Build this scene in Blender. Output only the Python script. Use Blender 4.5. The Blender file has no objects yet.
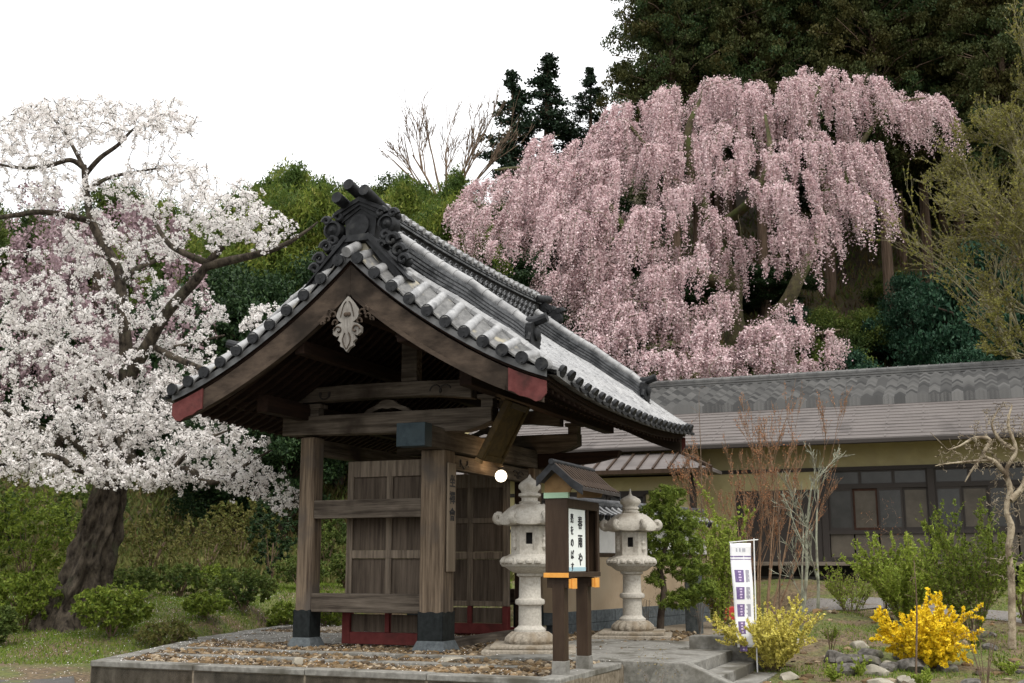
import bpy, bmesh, math, random
import numpy as np
from math import sin, cos, pi, radians
from mathutils import Vector, Matrix, noise as mnoise
random.seed(7); rng = np.random.default_rng(7)
sc = bpy.context.scene
COL = sc.collection
# ------------------------------------------------------------------ camera
F = 1150.0; PX, PY = 512.0, 341.5; CH = 1.3
PITCH = math.atan((563-341.5)/F)
cam = bpy.data.cameras.new('camera'); camo = bpy.data.objects.new('camera', cam); COL.objects.link(camo)
camo.location = (0, 0, CH); camo.rotation_euler = (pi/2+PITCH, 0, 0)
cam.sensor_width = 36; cam.lens = F/1024*36; cam.clip_end = 2000; cam.clip_start = .1
sc.camera = camo
# ------------------------------------------------------------------ sky, sun, exposure
w = bpy.data.worlds.new('World'); sc.world = w; w.use_nodes = True
nt = w.node_tree; bg = nt.nodes['Background']
SUN_EL, SUN_AZ = radians(52), radians(150)
sky = nt.nodes.new('ShaderNodeTexSky'); sky.sky_type = 'NISHITA'; sky.sun_disc = False
sky.sun_elevation = SUN_EL; sky.sun_rotation = SUN_AZ
sky.air_density = 1; sky.dust_density = 3
m1 = nt.nodes.new('ShaderNodeMixRGB'); m1.blend_type = 'MIX'; m1.inputs[0].default_value = .86
tcw = nt.nodes.new('ShaderNodeTexCoord'); spw = nt.nodes.new('ShaderNodeSeparateXYZ'); rpw = nt.nodes.new('ShaderNodeMapRange')
nt.links.new(tcw.outputs['Generated'], spw.inputs[0]); nt.links.new(spw.outputs[2], rpw.inputs[0])
rpw.inputs[1].default_value = 0.05; rpw.inputs[2].default_value = .95; rpw.inputs[3].default_value = 9.6; rpw.inputs[4].default_value = 21
cbw = nt.nodes.new('ShaderNodeCombineXYZ')                     # closed cloud cover, brighter overhead than at the horizon
for k_ in range(3): nt.links.new(rpw.outputs[0], cbw.inputs[k_])
nt.links.new(cbw.outputs[0], m1.inputs[2])
nt.links.new(sky.outputs[0], m1.inputs[1]); nt.links.new(m1.outputs[0], bg.inputs[0]); bg.inputs[1].default_value = .1
sl = bpy.data.lights.new('sun', 'SUN'); sl.energy = 1.5; sl.angle = radians(12); sl.color = (1, .96, .9)
so = bpy.data.objects.new('sun', sl); COL.objects.link(so)
sd = Vector((sin(SUN_AZ)*cos(SUN_EL), cos(SUN_AZ)*cos(SUN_EL), sin(SUN_EL)))
so.rotation_euler = sd.to_track_quat('Z', 'Y').to_euler()
sc.view_settings.view_transform = 'Standard'; sc.view_settings.look = 'None'
sc.view_settings.exposure = 0.42; sc.view_settings.gamma = 1
sc.render.engine = 'CYCLES'; sc.cycles.max_bounces = 5; sc.cycles.diffuse_bounces = 3; sc.cycles.transparent_max_bounces = 4
sc.cycles.use_denoising = True
# ------------------------------------------------------------------ frames
AA = radians(22.2)
GO = Vector((-1.2336, 17.869, 0))                       # foot of the near main post of the gate
E1 = Vector((cos(AA), -sin(AA), 0)); E2 = Vector((sin(AA), cos(AA), 0))
def L(x, y, z=0): return GO + E1*x + E2*y + Vector((0, 0, z))
def ray(x, y):
    u = (x-PX)/F; v = (PY-y)/F
    return Vector((u, cos(PITCH)-v*sin(PITCH), sin(PITCH)+v*cos(PITCH)))
def at(x, y, Y):                                        # the point Y metres in front along a line of sight
    r = ray(x, y); return Vector((0, 0, CH)) + r*(Y/r.y)
def sstep(a, b, x):
    t = np.clip((x-a)/(b-a), 0, 1); return t*t*(3-2*t)
# ------------------------------------------------------------------ mesh builder
def empty(name, loc=(0, 0, 0), rz=0):
    o = bpy.data.objects.new(name, None); COL.objects.link(o); o.location = loc; o.rotation_euler = (0, 0, rz)
    o.empty_display_size = .3; return o
def tag(o, label=None, cat=None, group=None, kind=None):
    if label: o['label'] = label
    if cat: o['category'] = cat
    if group: o['group'] = group
    if kind: o['kind'] = kind
    return o
def children(o): return [c for c in COL.objects if c.parent == o]
def copy_tree(o, parent=None):
    c = o.copy(); COL.objects.link(c)
    if parent: c.parent = parent
    for ch in children(o): copy_tree(ch, c)
    return c
class MB:
    def __init__(s): s.v = []; s.f = []; s.m = []
    def add(s, vs, fs, mi=0):
        b = len(s.v); s.v += [tuple(p) for p in vs]; s.f += [[b+i for i in f] for f in fs]; s.m += [mi]*len(fs); return s
    def box(s, x0, x1, y0, y1, z0, z1, mi=0):
        return s.add([(x0,y0,z0),(x1,y0,z0),(x1,y1,z0),(x0,y1,z0),(x0,y0,z1),(x1,y0,z1),(x1,y1,z1),(x0,y1,z1)],
            [(0,3,2,1),(4,5,6,7),(0,1,5,4),(1,2,6,5),(2,3,7,6),(3,0,4,7)], mi)
    def hexa(s, p, mi=0):   # 8 corner points, same order as box
        return s.add(p, [(0,3,2,1),(4,5,6,7),(0,1,5,4),(1,2,6,5),(2,3,7,6),(3,0,4,7)], mi)
    def bar(s, a, b, w, h, up=(0,0,1), mi=0):
        a = Vector(a); b = Vector(b); d = (b-a).normalized(); u = Vector(up)
        r = d.cross(u).normalized(); u = r.cross(d).normalized(); r *= w/2; u *= h/2
        return s.hexa([a-r-u, a+r-u, b+r-u, b-r-u, a-r+u, a+r+u, b+r+u, b-r+u], mi)
    def tube(s, pts, rad, n=8, mi=0, caps=True):
        pts = [Vector(p) for p in pts]; k = len(pts)
        if not hasattr(rad, '__len__'): rad = [rad]*k
        ref = Vector((0,0,1)); d0 = (pts[1]-pts[0])
        if abs(d0.normalized().z) > .9: ref = Vector((1,0,0))
        vs = []; px = None
        for i, p in enumerate(pts):
            d = (pts[min(i+1,k-1)]-pts[max(i-1,0)])
            if d.length < 1e-9: d = Vector((0,0,1))
            d.normalize()
            x = (px - d*px.dot(d)) if px is not None else (ref - d*ref.dot(d))
            if x.length < 1e-6: x = d.orthogonal()
            x.normalize(); px = x; y = d.cross(x)
            for j in range(n):
                a = 2*pi*j/n; vs.append(p+(x*cos(a)+y*sin(a))*rad[i])
        fs = [(i*n+j, i*n+(j+1)%n, (i+1)*n+(j+1)%n, (i+1)*n+j) for i in range(k-1) for j in range(n)]
        if caps: fs += [tuple(range(n-1,-1,-1)), tuple((k-1)*n+j for j in range(n))]
        return s.add(vs, fs, mi)
    def lathe(s, c, prof, n=24, rot=0, axis='z', mi=0, fn=None):
        vs = []
        for (r, z) in prof:
            for j in range(n):
                a = rot+2*pi*j/n; rr, zz = (r, z) if fn is None else fn(r, z, a)
                p = (rr*cos(a), rr*sin(a), zz)
                if axis == 'y': p = (p[0], p[2], p[1])
                if axis == 'x': p = (p[2], p[0], p[1])
                vs.append((c[0]+p[0], c[1]+p[1], c[2]+p[2]))
        k = len(prof)
        fs = [(i*n+j, i*n+(j+1)%n, (i+1)*n+(j+1)%n, (i+1)*n+j) for i in range(k-1) for j in range(n)]
        fs += [tuple(range(n-1,-1,-1)), tuple((k-1)*n+j for j in range(n))]
        return s.add(vs, fs, mi)
    def prism(s, poly, off, mi=0):
        n = len(poly); off = Vector(off); vs = [Vector(p) for p in poly]; vs += [p+off for p in vs]
        return s.add(vs, [tuple(range(n-1,-1,-1)), tuple(n+i for i in range(n))]+[(i,(i+1)%n,n+(i+1)%n,n+i) for i in range(n)], mi)
    def sweep(s, sec, path, mi=0):  # sec: list of (u, v); path(t) -> function giving point for (u, v); path list of callables
        n = len(sec); vs = []
        for p in path: vs += [p(u, v) for u, v in sec]
        k = len(path)
        fs = [(i*n+j, i*n+(j+1)%n, (i+1)*n+(j+1)%n, (i+1)*n+j) for i in range(k-1) for j in range(n)]
        fs += [tuple(range(n-1,-1,-1)), tuple((k-1)*n+j for j in range(n))]
        return s.add(vs, fs, mi)
    def build(s, name, mat, parent=None, smooth=None, bevel=0):
        me = bpy.data.meshes.new(name); me.from_pydata([tuple(p) for p in s.v], [], s.f)
        mats = mat if isinstance(mat, (list, tuple)) else [mat]
        for m in mats: me.materials.append(m)
        if len(mats) > 1: me.polygons.foreach_set('material_index', s.m)
        bm = bmesh.new(); bm.from_mesh(me); bmesh.ops.recalc_face_normals(bm, faces=bm.faces); bm.to_mesh(me); bm.free()
        if smooth: 
            me.polygons.foreach_set('use_smooth', [True]*len(me.polygons))
            me.set_sharp_from_angle(angle=radians(smooth))
        o = bpy.data.objects.new(name, me); COL.objects.link(o)
        if parent: o.parent = parent
        if bevel:
            b = o.modifiers.new('bevel', 'BEVEL'); b.width = bevel; b.segments = 2; b.limit_method = 'ANGLE'
        return o
def quads_mesh(name, P, U, V, mat, parent=None, mi=None, tri=False):
    """P centres, U, V half axes (N,3): one leaf-sized quad each"""
    N = len(P)
    if tri: vs = np.stack([P-U, P+U, P+V], 1); k = 3
    else: vs = np.stack([P-U, P-V*.8, P+U, P+V], 1); k = 4
    me = bpy.data.meshes.new(name)
    me.vertices.add(N*k); me.vertices.foreach_set('co', vs.reshape(-1).astype(np.float32))
    me.loops.add(N*k); me.loops.foreach_set('vertex_index', np.arange(N*k, dtype=np.int32))
    me.polygons.add(N); me.polygons.foreach_set('loop_start', np.arange(0, N*k, k, dtype=np.int32))
    mats = mat if isinstance(mat, (list, tuple)) else [mat]
    for m in mats: me.materials.append(m)
    if mi is not None: me.polygons.foreach_set('material_index', np.asarray(mi, dtype=np.int32))
    me.update(calc_edges=True); me.validate()
    o = bpy.data.objects.new(name, me); COL.objects.link(o)
    if parent: o.parent = parent
    return o
def leaves(P, size, flat=0.0, asp=1.0, droop=None, jit=.35):
    N = len(P); n = rng.normal(size=(N,3))
    if flat: n[:,2] += flat*np.sign(rng.random(N)-.1)
    n /= np.linalg.norm(n, axis=1)[:,None]
    if droop is not None: a = droop + .35*rng.normal(size=(N,3))
    else: a = rng.normal(size=(N,3))
    u = a - n*np.sum(a*n,1)[:,None]; u /= np.linalg.norm(u,axis=1)[:,None]+1e-9
    v = np.cross(n, u); s = size*(1+jit*rng.uniform(-1,1,N))[:,None]
    return P, u*s*asp/2, v*s/2
# ------------------------------------------------------------------ materials
def nodemat(name):
    m = bpy.data.materials.new(name); m.use_nodes = True; nt = m.node_tree
    return m, nt, nt.nodes['Principled BSDF']
def pmat(name, c1, c2, scale=6, stretch=(1,1,1), rough=.8, bump=.2, c3=None, s3=1.2, f3=.5, detail=8, dist=.01, spec=.16, fine=None, wave=None):
    m, nt, b = nodemat(name); N = nt.nodes.new; K = nt.links.new
    tc = N('ShaderNodeTexCoord'); mp = N('ShaderNodeMapping'); mp.inputs[3].default_value = stretch
    K(tc.outputs['Object'], mp.inputs[0])
    n = N('ShaderNodeTexNoise'); n.inputs['Scale'].default_value = scale; n.inputs['Detail'].default_value = detail; n.inputs['Roughness'].default_value = .65
    K(mp.outputs[0], n.inputs[0])
    r = N('ShaderNodeValToRGB'); r.color_ramp.elements[0].position = .34; r.color_ramp.elements[1].position = .66
    r.color_ramp.elements[0].color = (*c1, 1); r.color_ramp.elements[1].color = (*c2, 1)
    K(n.outputs[0], r.inputs[0]); col = r.outputs[0]
    if c3 is not None:
        n3 = N('ShaderNodeTexNoise'); n3.inputs['Scale'].default_value = s3; n3.inputs['Detail'].default_value = 6
        K(tc.outputs['Object'], n3.inputs[0])
        r3 = N('ShaderNodeValToRGB'); r3.color_ramp.elements[0].position = f3; r3.color_ramp.elements[1].position = min(1, f3+.14)
        K(n3.outputs[0], r3.inputs[0])
        mx = N('ShaderNodeMixRGB'); K(r3.outputs[0], mx.inputs[0]); K(col, mx.inputs[1]); mx.inputs[2].default_value = (*c3, 1); col = mx.outputs[0]
    K(col, b.inputs['Base Color']); b.inputs['Roughness'].default_value = rough
    b.inputs['Specular IOR Level'].default_value = spec
    if bump:
        bp = N('ShaderNodeBump'); bp.inputs['Strength'].default_value = bump; bp.inputs['Distance'].default_value = dist
        K(n.outputs[0], bp.inputs['Height']); K(bp.outputs[0], b.inputs['Normal'])
    return m
def leafmat(name, cols, rough=.6, trans=.25, sc_=None, big=None):
    m, nt, b = nodemat(name); N = nt.nodes.new; K = nt.links.new
    g = N('ShaderNodeNewGeometry'); r = N('ShaderNodeValToRGB'); cr = r.color_ramp
    cr.elements[0].color = (*cols[0], 1); cr.elements[1].color = (*cols[-1], 1)
    for i, c in enumerate(cols[1:-1]):
        e = cr.elements.new((i+1)/(len(cols)-1)); e.color = (*c, 1)
    K(g.outputs['Random Per Island'], r.inputs[0]); col = r.outputs[0]
    if big:
        n3 = N('ShaderNodeTexNoise'); n3.inputs['Scale'].default_value = big[1]; n3.inputs['Detail'].default_value = 3
        tc = N('ShaderNodeTexCoord'); K(tc.outputs['Object'], n3.inputs[0])
        r3 = N('ShaderNodeValToRGB'); r3.color_ramp.elements[0].position = .42; r3.color_ramp.elements[1].position = .6
        K(n3.outputs[0], r3.inputs[0]); mx = N('ShaderNodeMixRGB'); K(r3.outputs[0], mx.inputs[0]); K(col, mx.inputs[1])
        mx.inputs[2].default_value = (*big[0], 1); col = mx.outputs[0]
    K(col, b.inputs['Base Color']); b.inputs['Roughness'].default_value = rough; b.inputs['Specular IOR Level'].default_value = .12
    if trans:
        t = N('ShaderNodeBsdfTranslucent'); K(col, t.inputs[0]); ms = N('ShaderNodeMixShader'); ms.inputs[0].default_value = trans
        K(b.outputs[0], ms.inputs[1]); K(t.outputs[0], ms.inputs[2]); K(ms.outputs[0], nt.nodes['Material Output'].inputs[0])
    return m
def flat(name, c, rough=.6, emit=0, metal=0):
    m, nt, b = nodemat(name); b.inputs['Base Color'].default_value = (*c, 1); b.inputs['Roughness'].default_value = rough
    b.inputs['Metallic'].default_value = metal
    if emit: b.inputs['Emission Color'].default_value = (*c, 1); b.inputs['Emission Strength'].default_value = emit
    return m
M = {}
wl, wd, w3 = (.155,.128,.10), (.034,.026,.019), (.17,.15,.13)
M['wood_x'] = pmat('wood_x', wd, wl, 9, (.12,2,2), .85, .5, (.035,.026,.019), 1.1, .52)
M['wood_y'] = pmat('wood_y', wd, wl, 9, (2,.12,2), .85, .5, (.035,.026,.019), 1.1, .52)
M['wood_z'] = pmat('wood_z', (.055,.038,.026), (.235,.178,.122), 9, (2.4,2.4,.1), .85, .8, (.10,.083,.068), 1.3, .5)
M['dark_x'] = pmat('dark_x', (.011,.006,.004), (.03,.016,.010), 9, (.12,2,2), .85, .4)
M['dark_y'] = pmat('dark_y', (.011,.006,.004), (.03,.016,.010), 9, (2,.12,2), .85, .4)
M['door'] = pmat('door_wood', (.045,.034,.025), (.115,.09,.068), 8, (2.2,2,.14), .85, .5)
M['door_frame'] = pmat('door_frame_wood', (.075,.058,.043), (.21,.17,.128), 8, (2.2,2,.14), .85, .4)
M['red'] = pmat('red_paint', (.09,.016,.015), (.13,.028,.025), 7, (1,1,1), .6, .2, (.06,.016,.014), 2, .55)
M['redtip'] = pmat('faded_red_paint', (.085,.022,.02), (.135,.042,.038), 7, (1,1,1), .7, .25, (.045,.018,.015), 3, .55)
M['tile'] = pmat('silver_grey_tile', (.15,.15,.15), (.32,.318,.312), 6, (1,1,1), .36, .25, (.09,.09,.09), 3.5, .57, spec=.6)
M['tiledk'] = pmat('dark_tile', (.007,.0075,.008), (.026,.027,.029), 7, (1,1,1), .55, .5, (.05,.05,.047), 4, .6, spec=.2)
M['tilebed'] = pmat('darker_tile_bed', (.06,.06,.06), (.14,.14,.137), 5, (1,1,1), .45, .25, (.035,.035,.035), 2.2, .5, spec=.5)  # darker than the cover tiles, so the rows stand apart
M['tileedge'] = pmat('tile_edge', (.045,.047,.05), (.13,.133,.137), 12, (1,1,1), .5, .4, (.03,.032,.034), 4, .5, spec=.4)
M['plaster'] = pmat('lime_plaster', (.36,.32,.24), (.52,.48,.37), 6, (1,1,1), .9, .2, (.28,.26,.2), 3, .58)
M['patina'] = pmat('patina_copper', (.016,.028,.034), (.036,.053,.06), 8, (1,1,1), .5, .2, (.03,.045,.05), 3, .5)
M['black_metal'] = pmat('black_metal_sheet', (.006,.008,.008), (.02,.024,.024), 10, (1,1,1), .5, .2, (.05,.06,.055), 5, .64)
M['base_stone'] = pmat('blue_grey_stone', (.06,.07,.075), (.125,.14,.145), 14, (1,1,1), .8, .3)
M['granite'] = pmat('pale_granite', (.34,.315,.27), (.50,.47,.41), 30, (1,1,1), .85, .5, (.24,.21,.165), 2.2, .54, detail=10, dist=.006)
M['granite_worn'] = pmat('stained_granite', (.17,.145,.11), (.36,.32,.26), 25, (1,1,1), .9, .6, (.2,.16,.11), 3, .5, dist=.01)
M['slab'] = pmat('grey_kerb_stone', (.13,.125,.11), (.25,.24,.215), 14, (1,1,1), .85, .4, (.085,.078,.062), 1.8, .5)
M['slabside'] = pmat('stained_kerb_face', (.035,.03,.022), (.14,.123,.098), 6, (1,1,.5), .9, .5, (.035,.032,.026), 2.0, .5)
M['tan'] = pmat('tan_wall', (.33,.255,.17), (.39,.305,.21), 3, (1,1,1), .9, .1, (.36,.29,.2), .8, .55)
M['cream'] = pmat('cream_wall', (.36,.31,.16), (.43,.375,.2), 3, (1,1,1), .9, .05, (.38,.33,.19), .8, .55)
M['white'] = pmat('white_plaster', (.55,.54,.51), (.64,.63,.6), 3, (1,1,1), .9, .05, (.5,.49,.46), 1, .6)
M['brown_paint'] = pmat('dark_brown_paint', (.03,.018,.011), (.05,.032,.02), 6, (2,2,.3), .5, .15)
M['orange'] = pmat('orange_wood', (.62,.27,.05), (.75,.36,.08), 8, (1,1,1), .6, .1)
M['dull_orange'] = pmat('faded_orange_wood', (.17,.10,.04), (.26,.16,.07), 8, (1,1,1), .6, .1)
M['verd'] = flat('verdigris', (.28,.42,.28), .6)
M['ink'] = flat('black_ink', (.012,.012,.014), .7)
M['paper'] = pmat('white_paper', (.70,.74,.70), (.78,.81,.77), 3, (1,1,1), .7, 0)
M['cloth'] = pmat('white_cloth', (.74,.74,.76), (.82,.82,.83), 3, (1,1,1), .8, .1)
M['purple'] = pmat('purple_print', (.13,.09,.22), (.22,.16,.31), 30, (1,1,1), .8, 0)
M['thin_dark'] = flat('dark_timber', (.022,.016,.012), .7)
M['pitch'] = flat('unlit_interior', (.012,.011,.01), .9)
M['gold'] = pmat('aged_gilt', (.03,.019,.006), (.075,.047,.014), 9, (1,1,1), .6, .3)
M['bark'] = pmat('cherry_bark', (.012,.009,.007), (.10,.082,.06), 9, (1,1,.5), .95, 1.0, (.065,.07,.04), 2.2, .58, dist=.06)
M['barkdk'] = pmat('dark_bark', (.028,.02,.015), (.085,.065,.048), 7, (1,1,.5), .95, .8, dist=.04)
M['mossy'] = pmat('mossy_bark', (.05,.04,.028), (.11,.10,.05), 6, (1,1,1), .95, .8, (.07,.085,.028), 2, .5, dist=.03)
M['cedarbark'] = pmat('cedar_bark', (.06,.04,.026), (.17,.12,.085), 6, (2,2,.15), .95, .8, dist=.03)
M['pale_twig'] = pmat('pale_twig', (.30,.27,.21), (.50,.47,.38), 10, (1,1,1), .9, .4, (.2,.19,.14), 3, .55)
M['lichen'] = pmat('lichen_twig', (.17,.17,.12), (.36,.37,.28), 12, (1,1,1), .9, .4, (.12,.09,.07), 4, .52)
M['red_twig'] = pmat('reddish_twig', (.15,.095,.06), (.30,.20,.125), 6, (1,1,1), .9, .2)
M['brown_twig'] = pmat('brown_twig', (.10,.065,.045), (.22,.16,.11), 6, (1,1,1), .9, .2)
M['grey_twig'] = pmat('grey_twig', (.13,.115,.10), (.24,.215,.185), 6, (1,1,1), .9, .2)
M['rock'] = pmat('grey_rock', (.03,.027,.022), (.19,.175,.155), 6, (1,1,1), .85, 1.0, (.07,.075,.035), 2, .55, dist=.03)
M['rockw'] = pmat('pale_rock', (.2,.18,.14), (.36,.33,.27), 5, (1,1,1), .85, .6, (.2,.17,.12), 2, .55, dist=.02)
# ------------------------------------------------------------------ terrain
PLAT = [(-5.63,15.91),(.54,13.39),(1.50,15.8),(2.5,18.2),(3.9,22.9),(1.2,24.6),(-4.7,25.4),(-5.45,21.2)]
def poly_sd(x, y, poly):
    x = np.asarray(x, float); y = np.asarray(y, float)
    d = np.full(x.shape, 1e9); ins = np.zeros(x.shape, bool); n = len(poly)
    for i in range(n):
        ax, ay = poly[i]; bx, by = poly[(i+1)%n]; ex, ey = bx-ax, by-ay
        t = np.clip(((x-ax)*ex+(y-ay)*ey)/(ex*ex+ey*ey), 0, 1)
        d = np.minimum(d, np.hypot(x-ax-t*ex, y-ay-t*ey))
        c = ((ay > y) != (by > y)) & (x < (bx-ax)*(y-ay)/((by-ay) if by != ay else 1e-9)+ax)
        ins ^= c
    return np.where(ins, -d, d)
FLAT = PLAT[:4]+[(4.3,20.5),(5.6,24.8),(6.2,27.6),(4.6,28.6),(1.2,25.2)]+PLAT[6:]
def zg(x, y):
    x = np.asarray(x, float); y = np.asarray(y, float)
    z = np.interp(y, [0,16.3,18.5,22,26,30,36,42], [-.3,-.3,-.18,.16,.48,.8,1.1,1.9])
    s = .4 + .32*sstep(-6, 8, x)
    h = 1.9 + s*(y-42) + .8*np.sin(x*.21+y*.13)*sstep(42, 50, y)
    h = np.minimum(h, 19+21*sstep(-2, 14, x)+.02*y)
    z = np.where(y > 42, h, z)
    bump = .05*np.sin(x*1.7+1)*np.sin(y*1.3) + .03*np.sin(x*3.9+y*2.2)
    z = z + bump*sstep(17, 20, y)
    d = poly_sd(x, y, FLAT)
    return z*sstep(0, .7, d) + (-.28)*(1-sstep(0, .9, d))
def zp(x, y): return float(zg(x, y))
def build_ground():
    xs = np.concatenate([np.linspace(-700,-60,14), np.arange(-56,-16,1.6), np.arange(-16,16,.32), np.arange(16,60,1.6), np.linspace(64,700,14)])
    ys = np.concatenate([np.linspace(-200,-10,8), np.arange(-4,12,2.), np.arange(12,32,.3), np.arange(32,90,1.5), np.linspace(95,900,14)])
    X, Y = np.meshgrid(xs, ys); Z = zg(X, Y)
    nx, ny = len(xs), len(ys)
    me = bpy.data.meshes.new('ground'); V = np.stack([X,Y,Z],-1).reshape(-1,3)
    f = [(j*nx+i, j*nx+i+1, (j+1)*nx+i+1, (j+1)*nx+i) for j in range(ny-1) for i in range(nx-1)]
    me.from_pydata(V.tolist(), [], f); me.polygons.foreach_set('use_smooth', [True]*len(f))
    m, nt, b = nodemat('garden_ground'); N = nt.nodes.new; K = nt.links.new
    tc = N('ShaderNodeTexCoord')
    def noise(s, d=6):
        n = N('ShaderNodeTexNoise'); n.inputs['Scale'].default_value = s; n.inputs['Detail'].default_value = d; K(tc.outputs['Object'], n.inputs[0]); return n
    def ramp(src, p0, p1, c0=(0,0,0), c1=(1,1,1)):
        r = N('ShaderNodeValToRGB'); r.color_ramp.elements[0].position = p0; r.color_ramp.elements[1].position = p1
        r.color_ramp.elements[0].color = (*c0,1); r.color_ramp.elements[1].color = (*c1,1); K(src, r.inputs[0]); return r
    n1 = noise(.9); n2 = noise(14, 8); n3 = noise(.35)
    soil = ramp(n2.outputs[0], .35, .68, (.06,.04,.02), (.17,.12,.065))
    grass = ramp(n2.outputs[0], .35, .68, (.05,.06,.012), (.12,.13,.025))
    k = ramp(n1.outputs[0], .43, .56)
    mx = N('ShaderNodeMixRGB'); K(k.outputs[0], mx.inputs[0]); K(grass.outputs[0], mx.inputs[1]); K(soil.outputs[0], mx.inputs[2])
    # the wooded hillside carries brown litter
    sp = N('ShaderNodeSeparateXYZ'); K(tc.outputs['Object'], sp.inputs[0])
    mr = N('ShaderNodeMapRange'); mr.inputs[1].default_value = 36; mr.inputs[2].default_value = 44; K(sp.outputs[1], mr.inputs[0])
    lit = ramp(n3.outputs[0], .4, .6, (.045,.03,.016), (.09,.075,.03))
    mx2 = N('ShaderNodeMixRGB'); K(mr.outputs[0], mx2.inputs[0]); K(mx.outputs[0], mx2.inputs[1]); K(lit.outputs[0], mx2.inputs[2])
    K(mx2.outputs[0], b.inputs['Base Color']); b.inputs['Roughness'].default_value = .95
    bp = N('ShaderNodeBump'); bp.inputs['Distance'].default_value = .05; bp.inputs['Strength'].default_value = .8; K(n2.outputs[0], bp.inputs['Height']); K(bp.outputs[0], b.inputs['Normal'])
    me.materials.append(m); o = bpy.data.objects.new('ground', me); COL.objects.link(o); tag(o, kind='structure')
build_ground()
def sheet(name, poly, z, mat, th=0.0, bevel=0):
    b = MB(); b.prism([(x, y, z-th) for x, y in poly], (0,0,th)) if th else b.add([(x,y,z) for x,y in poly], [tuple(range(len(poly)))])
    return tag(b.build(name, mat, bevel=bevel), kind='structure')
M['asphalt'] = pmat('old_asphalt', (.05,.048,.045), (.12,.115,.11), 40, (1,1,1), .9, .5, (.11,.12,.035), .9, .6)
M['gravelpath'] = pmat('grey_gravel_path', (.10,.09,.08), (.21,.195,.18), 30, (1,1,1), .95, .6, (.10,.075,.05), 2, .56)
# road in front
road = sheet('road', [(-60,-20),(60,-20),(60,10),(8,11.6),(2.2,12.8),(.4,13.0),(-5.7,15.6),(-6.6,17.9),(-12,18.2),(-60,18.6)], -.288, M['asphalt'])
# garden path on the right: follows the terrain
def ribbon(name, pts, wd, mat, dz=.02):
    b = MB(); vs = []; fs = []
    P = []
    for i in range(len(pts)-1):
        for t in np.linspace(0,1,12,endpoint=(i==len(pts)-2)):
            P.append((pts[i][0]*(1-t)+pts[i+1][0]*t, pts[i][1]*(1-t)+pts[i+1][1]*t))
    for i, (x, y) in enumerate(P):
        a = P[max(0,i-1)]; c = P[min(len(P)-1,i+1)]; d = Vector((c[0]-a[0], c[1]-a[1])).normalized(); n = Vector((-d.y, d.x))
        for k in range(7):
            s = (k/6-.5)*wd*(1+.12*sin(i*.7)); q = (x+n.x*s, y+n.y*s); vs.append((q[0], q[1], zp(*q)+dz))
    fs = [(i*7+k, i*7+k+1, (i+1)*7+k+1, (i+1)*7+k) for i in range(len(P)-1) for k in range(6)]
    b.add(vs, fs); return tag(b.build(name, mat, smooth=60), kind='structure')
ribbon('garden_path', [(3.0,25.6),(5.5,26.2),(8,25.0),(10.5,22.5),(14,20.5),(20,19)], 1.9, M['gravelpath'])
# ------------------------------------------------------------------ platform, paving, kerbs, steps
gfoot = L(0,0)
pl = MB(); pl.prism([(x,y,-.3) for x,y in FLAT], (0,0,.27)); tag(pl.build('platform_floor', pmat('packed_earth', (.10,.08,.055), (.24,.20,.15), 12, (1,1,1), .95, .6)), kind='structure')
def kerb(name, a, b_, h=.3, wd=.26, top=0.02, label=None, n=None, group=None):
    a = Vector(a); b_ = Vector(b_); d = (b_-a); ln = d.length; d.normalize(); nrm = Vector((-d.y, d.x)); n = n or max(1, round(ln/1.5))
    for i in range(n):
        p = a + d*(ln*i/n+.006); q = a + d*(ln*(i+1)/n-.006)
        m = MB(); o1, o2 = nrm*0, nrm*wd; e = random.uniform(-.006,.006)
        c = [p+o1, q+o1, q+o2, p+o2]
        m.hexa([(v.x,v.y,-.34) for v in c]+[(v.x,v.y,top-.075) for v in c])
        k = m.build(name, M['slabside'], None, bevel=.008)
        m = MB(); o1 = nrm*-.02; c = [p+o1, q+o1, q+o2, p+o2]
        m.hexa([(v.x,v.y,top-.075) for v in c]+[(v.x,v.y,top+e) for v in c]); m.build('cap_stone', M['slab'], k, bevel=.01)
        tag(k, kind='structure')
kerb('kerb_stone', (-5.63,15.91), (.54,13.39)); kerb('kerb_stone', (.52,13.42), (1.42,15.6)); kerb('kerb_stone', (2.62,18.3), (3.9,21.6)); 
kerb('kerb_stone', (-5.42,21.2), (-5.63,15.95), wd=.3); kerb('kerb_stone', (-4.7,25.4), (-5.45,21.2), wd=.3)
# ashlar landing and steps on the entrance side (gate frame)
G0 = (GO.x, GO.y, 0)
st = empty('stone_steps', G0, -AA); tag(st, 'grey stone steps leading up to the gate platform beside the pale yellow bush', 'steps')
m = MB(); m.box(3.3,4.25,-.95,1.5,-.4,.03); m.build('step', M['slab'], st, bevel=.012)
m = MB(); m.box(4.26,4.6,-.95,1.5,-.4,-.12); m.build('step', M['slab'], st, bevel=.012)
m = MB(); m.box(4.61,4.95,-.95,1.5,-.42,-.25); m.build('step', M['slab'], st, bevel=.012)
for (y0, y1, sl_) in ((-1.2,-.97,-.07), (1.52,1.8,.1)):
    m = MB(); m.prism([(3.6,y0,-.45),(5.1,y0,-.45),(5.05,y0,-.3),(4.2,y0,.12+sl_),((3.6 if sl_ > 0 else 3.85),y0,.12+sl_)], (0,y1-y0,0)); m.build('side_stone', M['slab'], st, bevel=.015)
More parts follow.
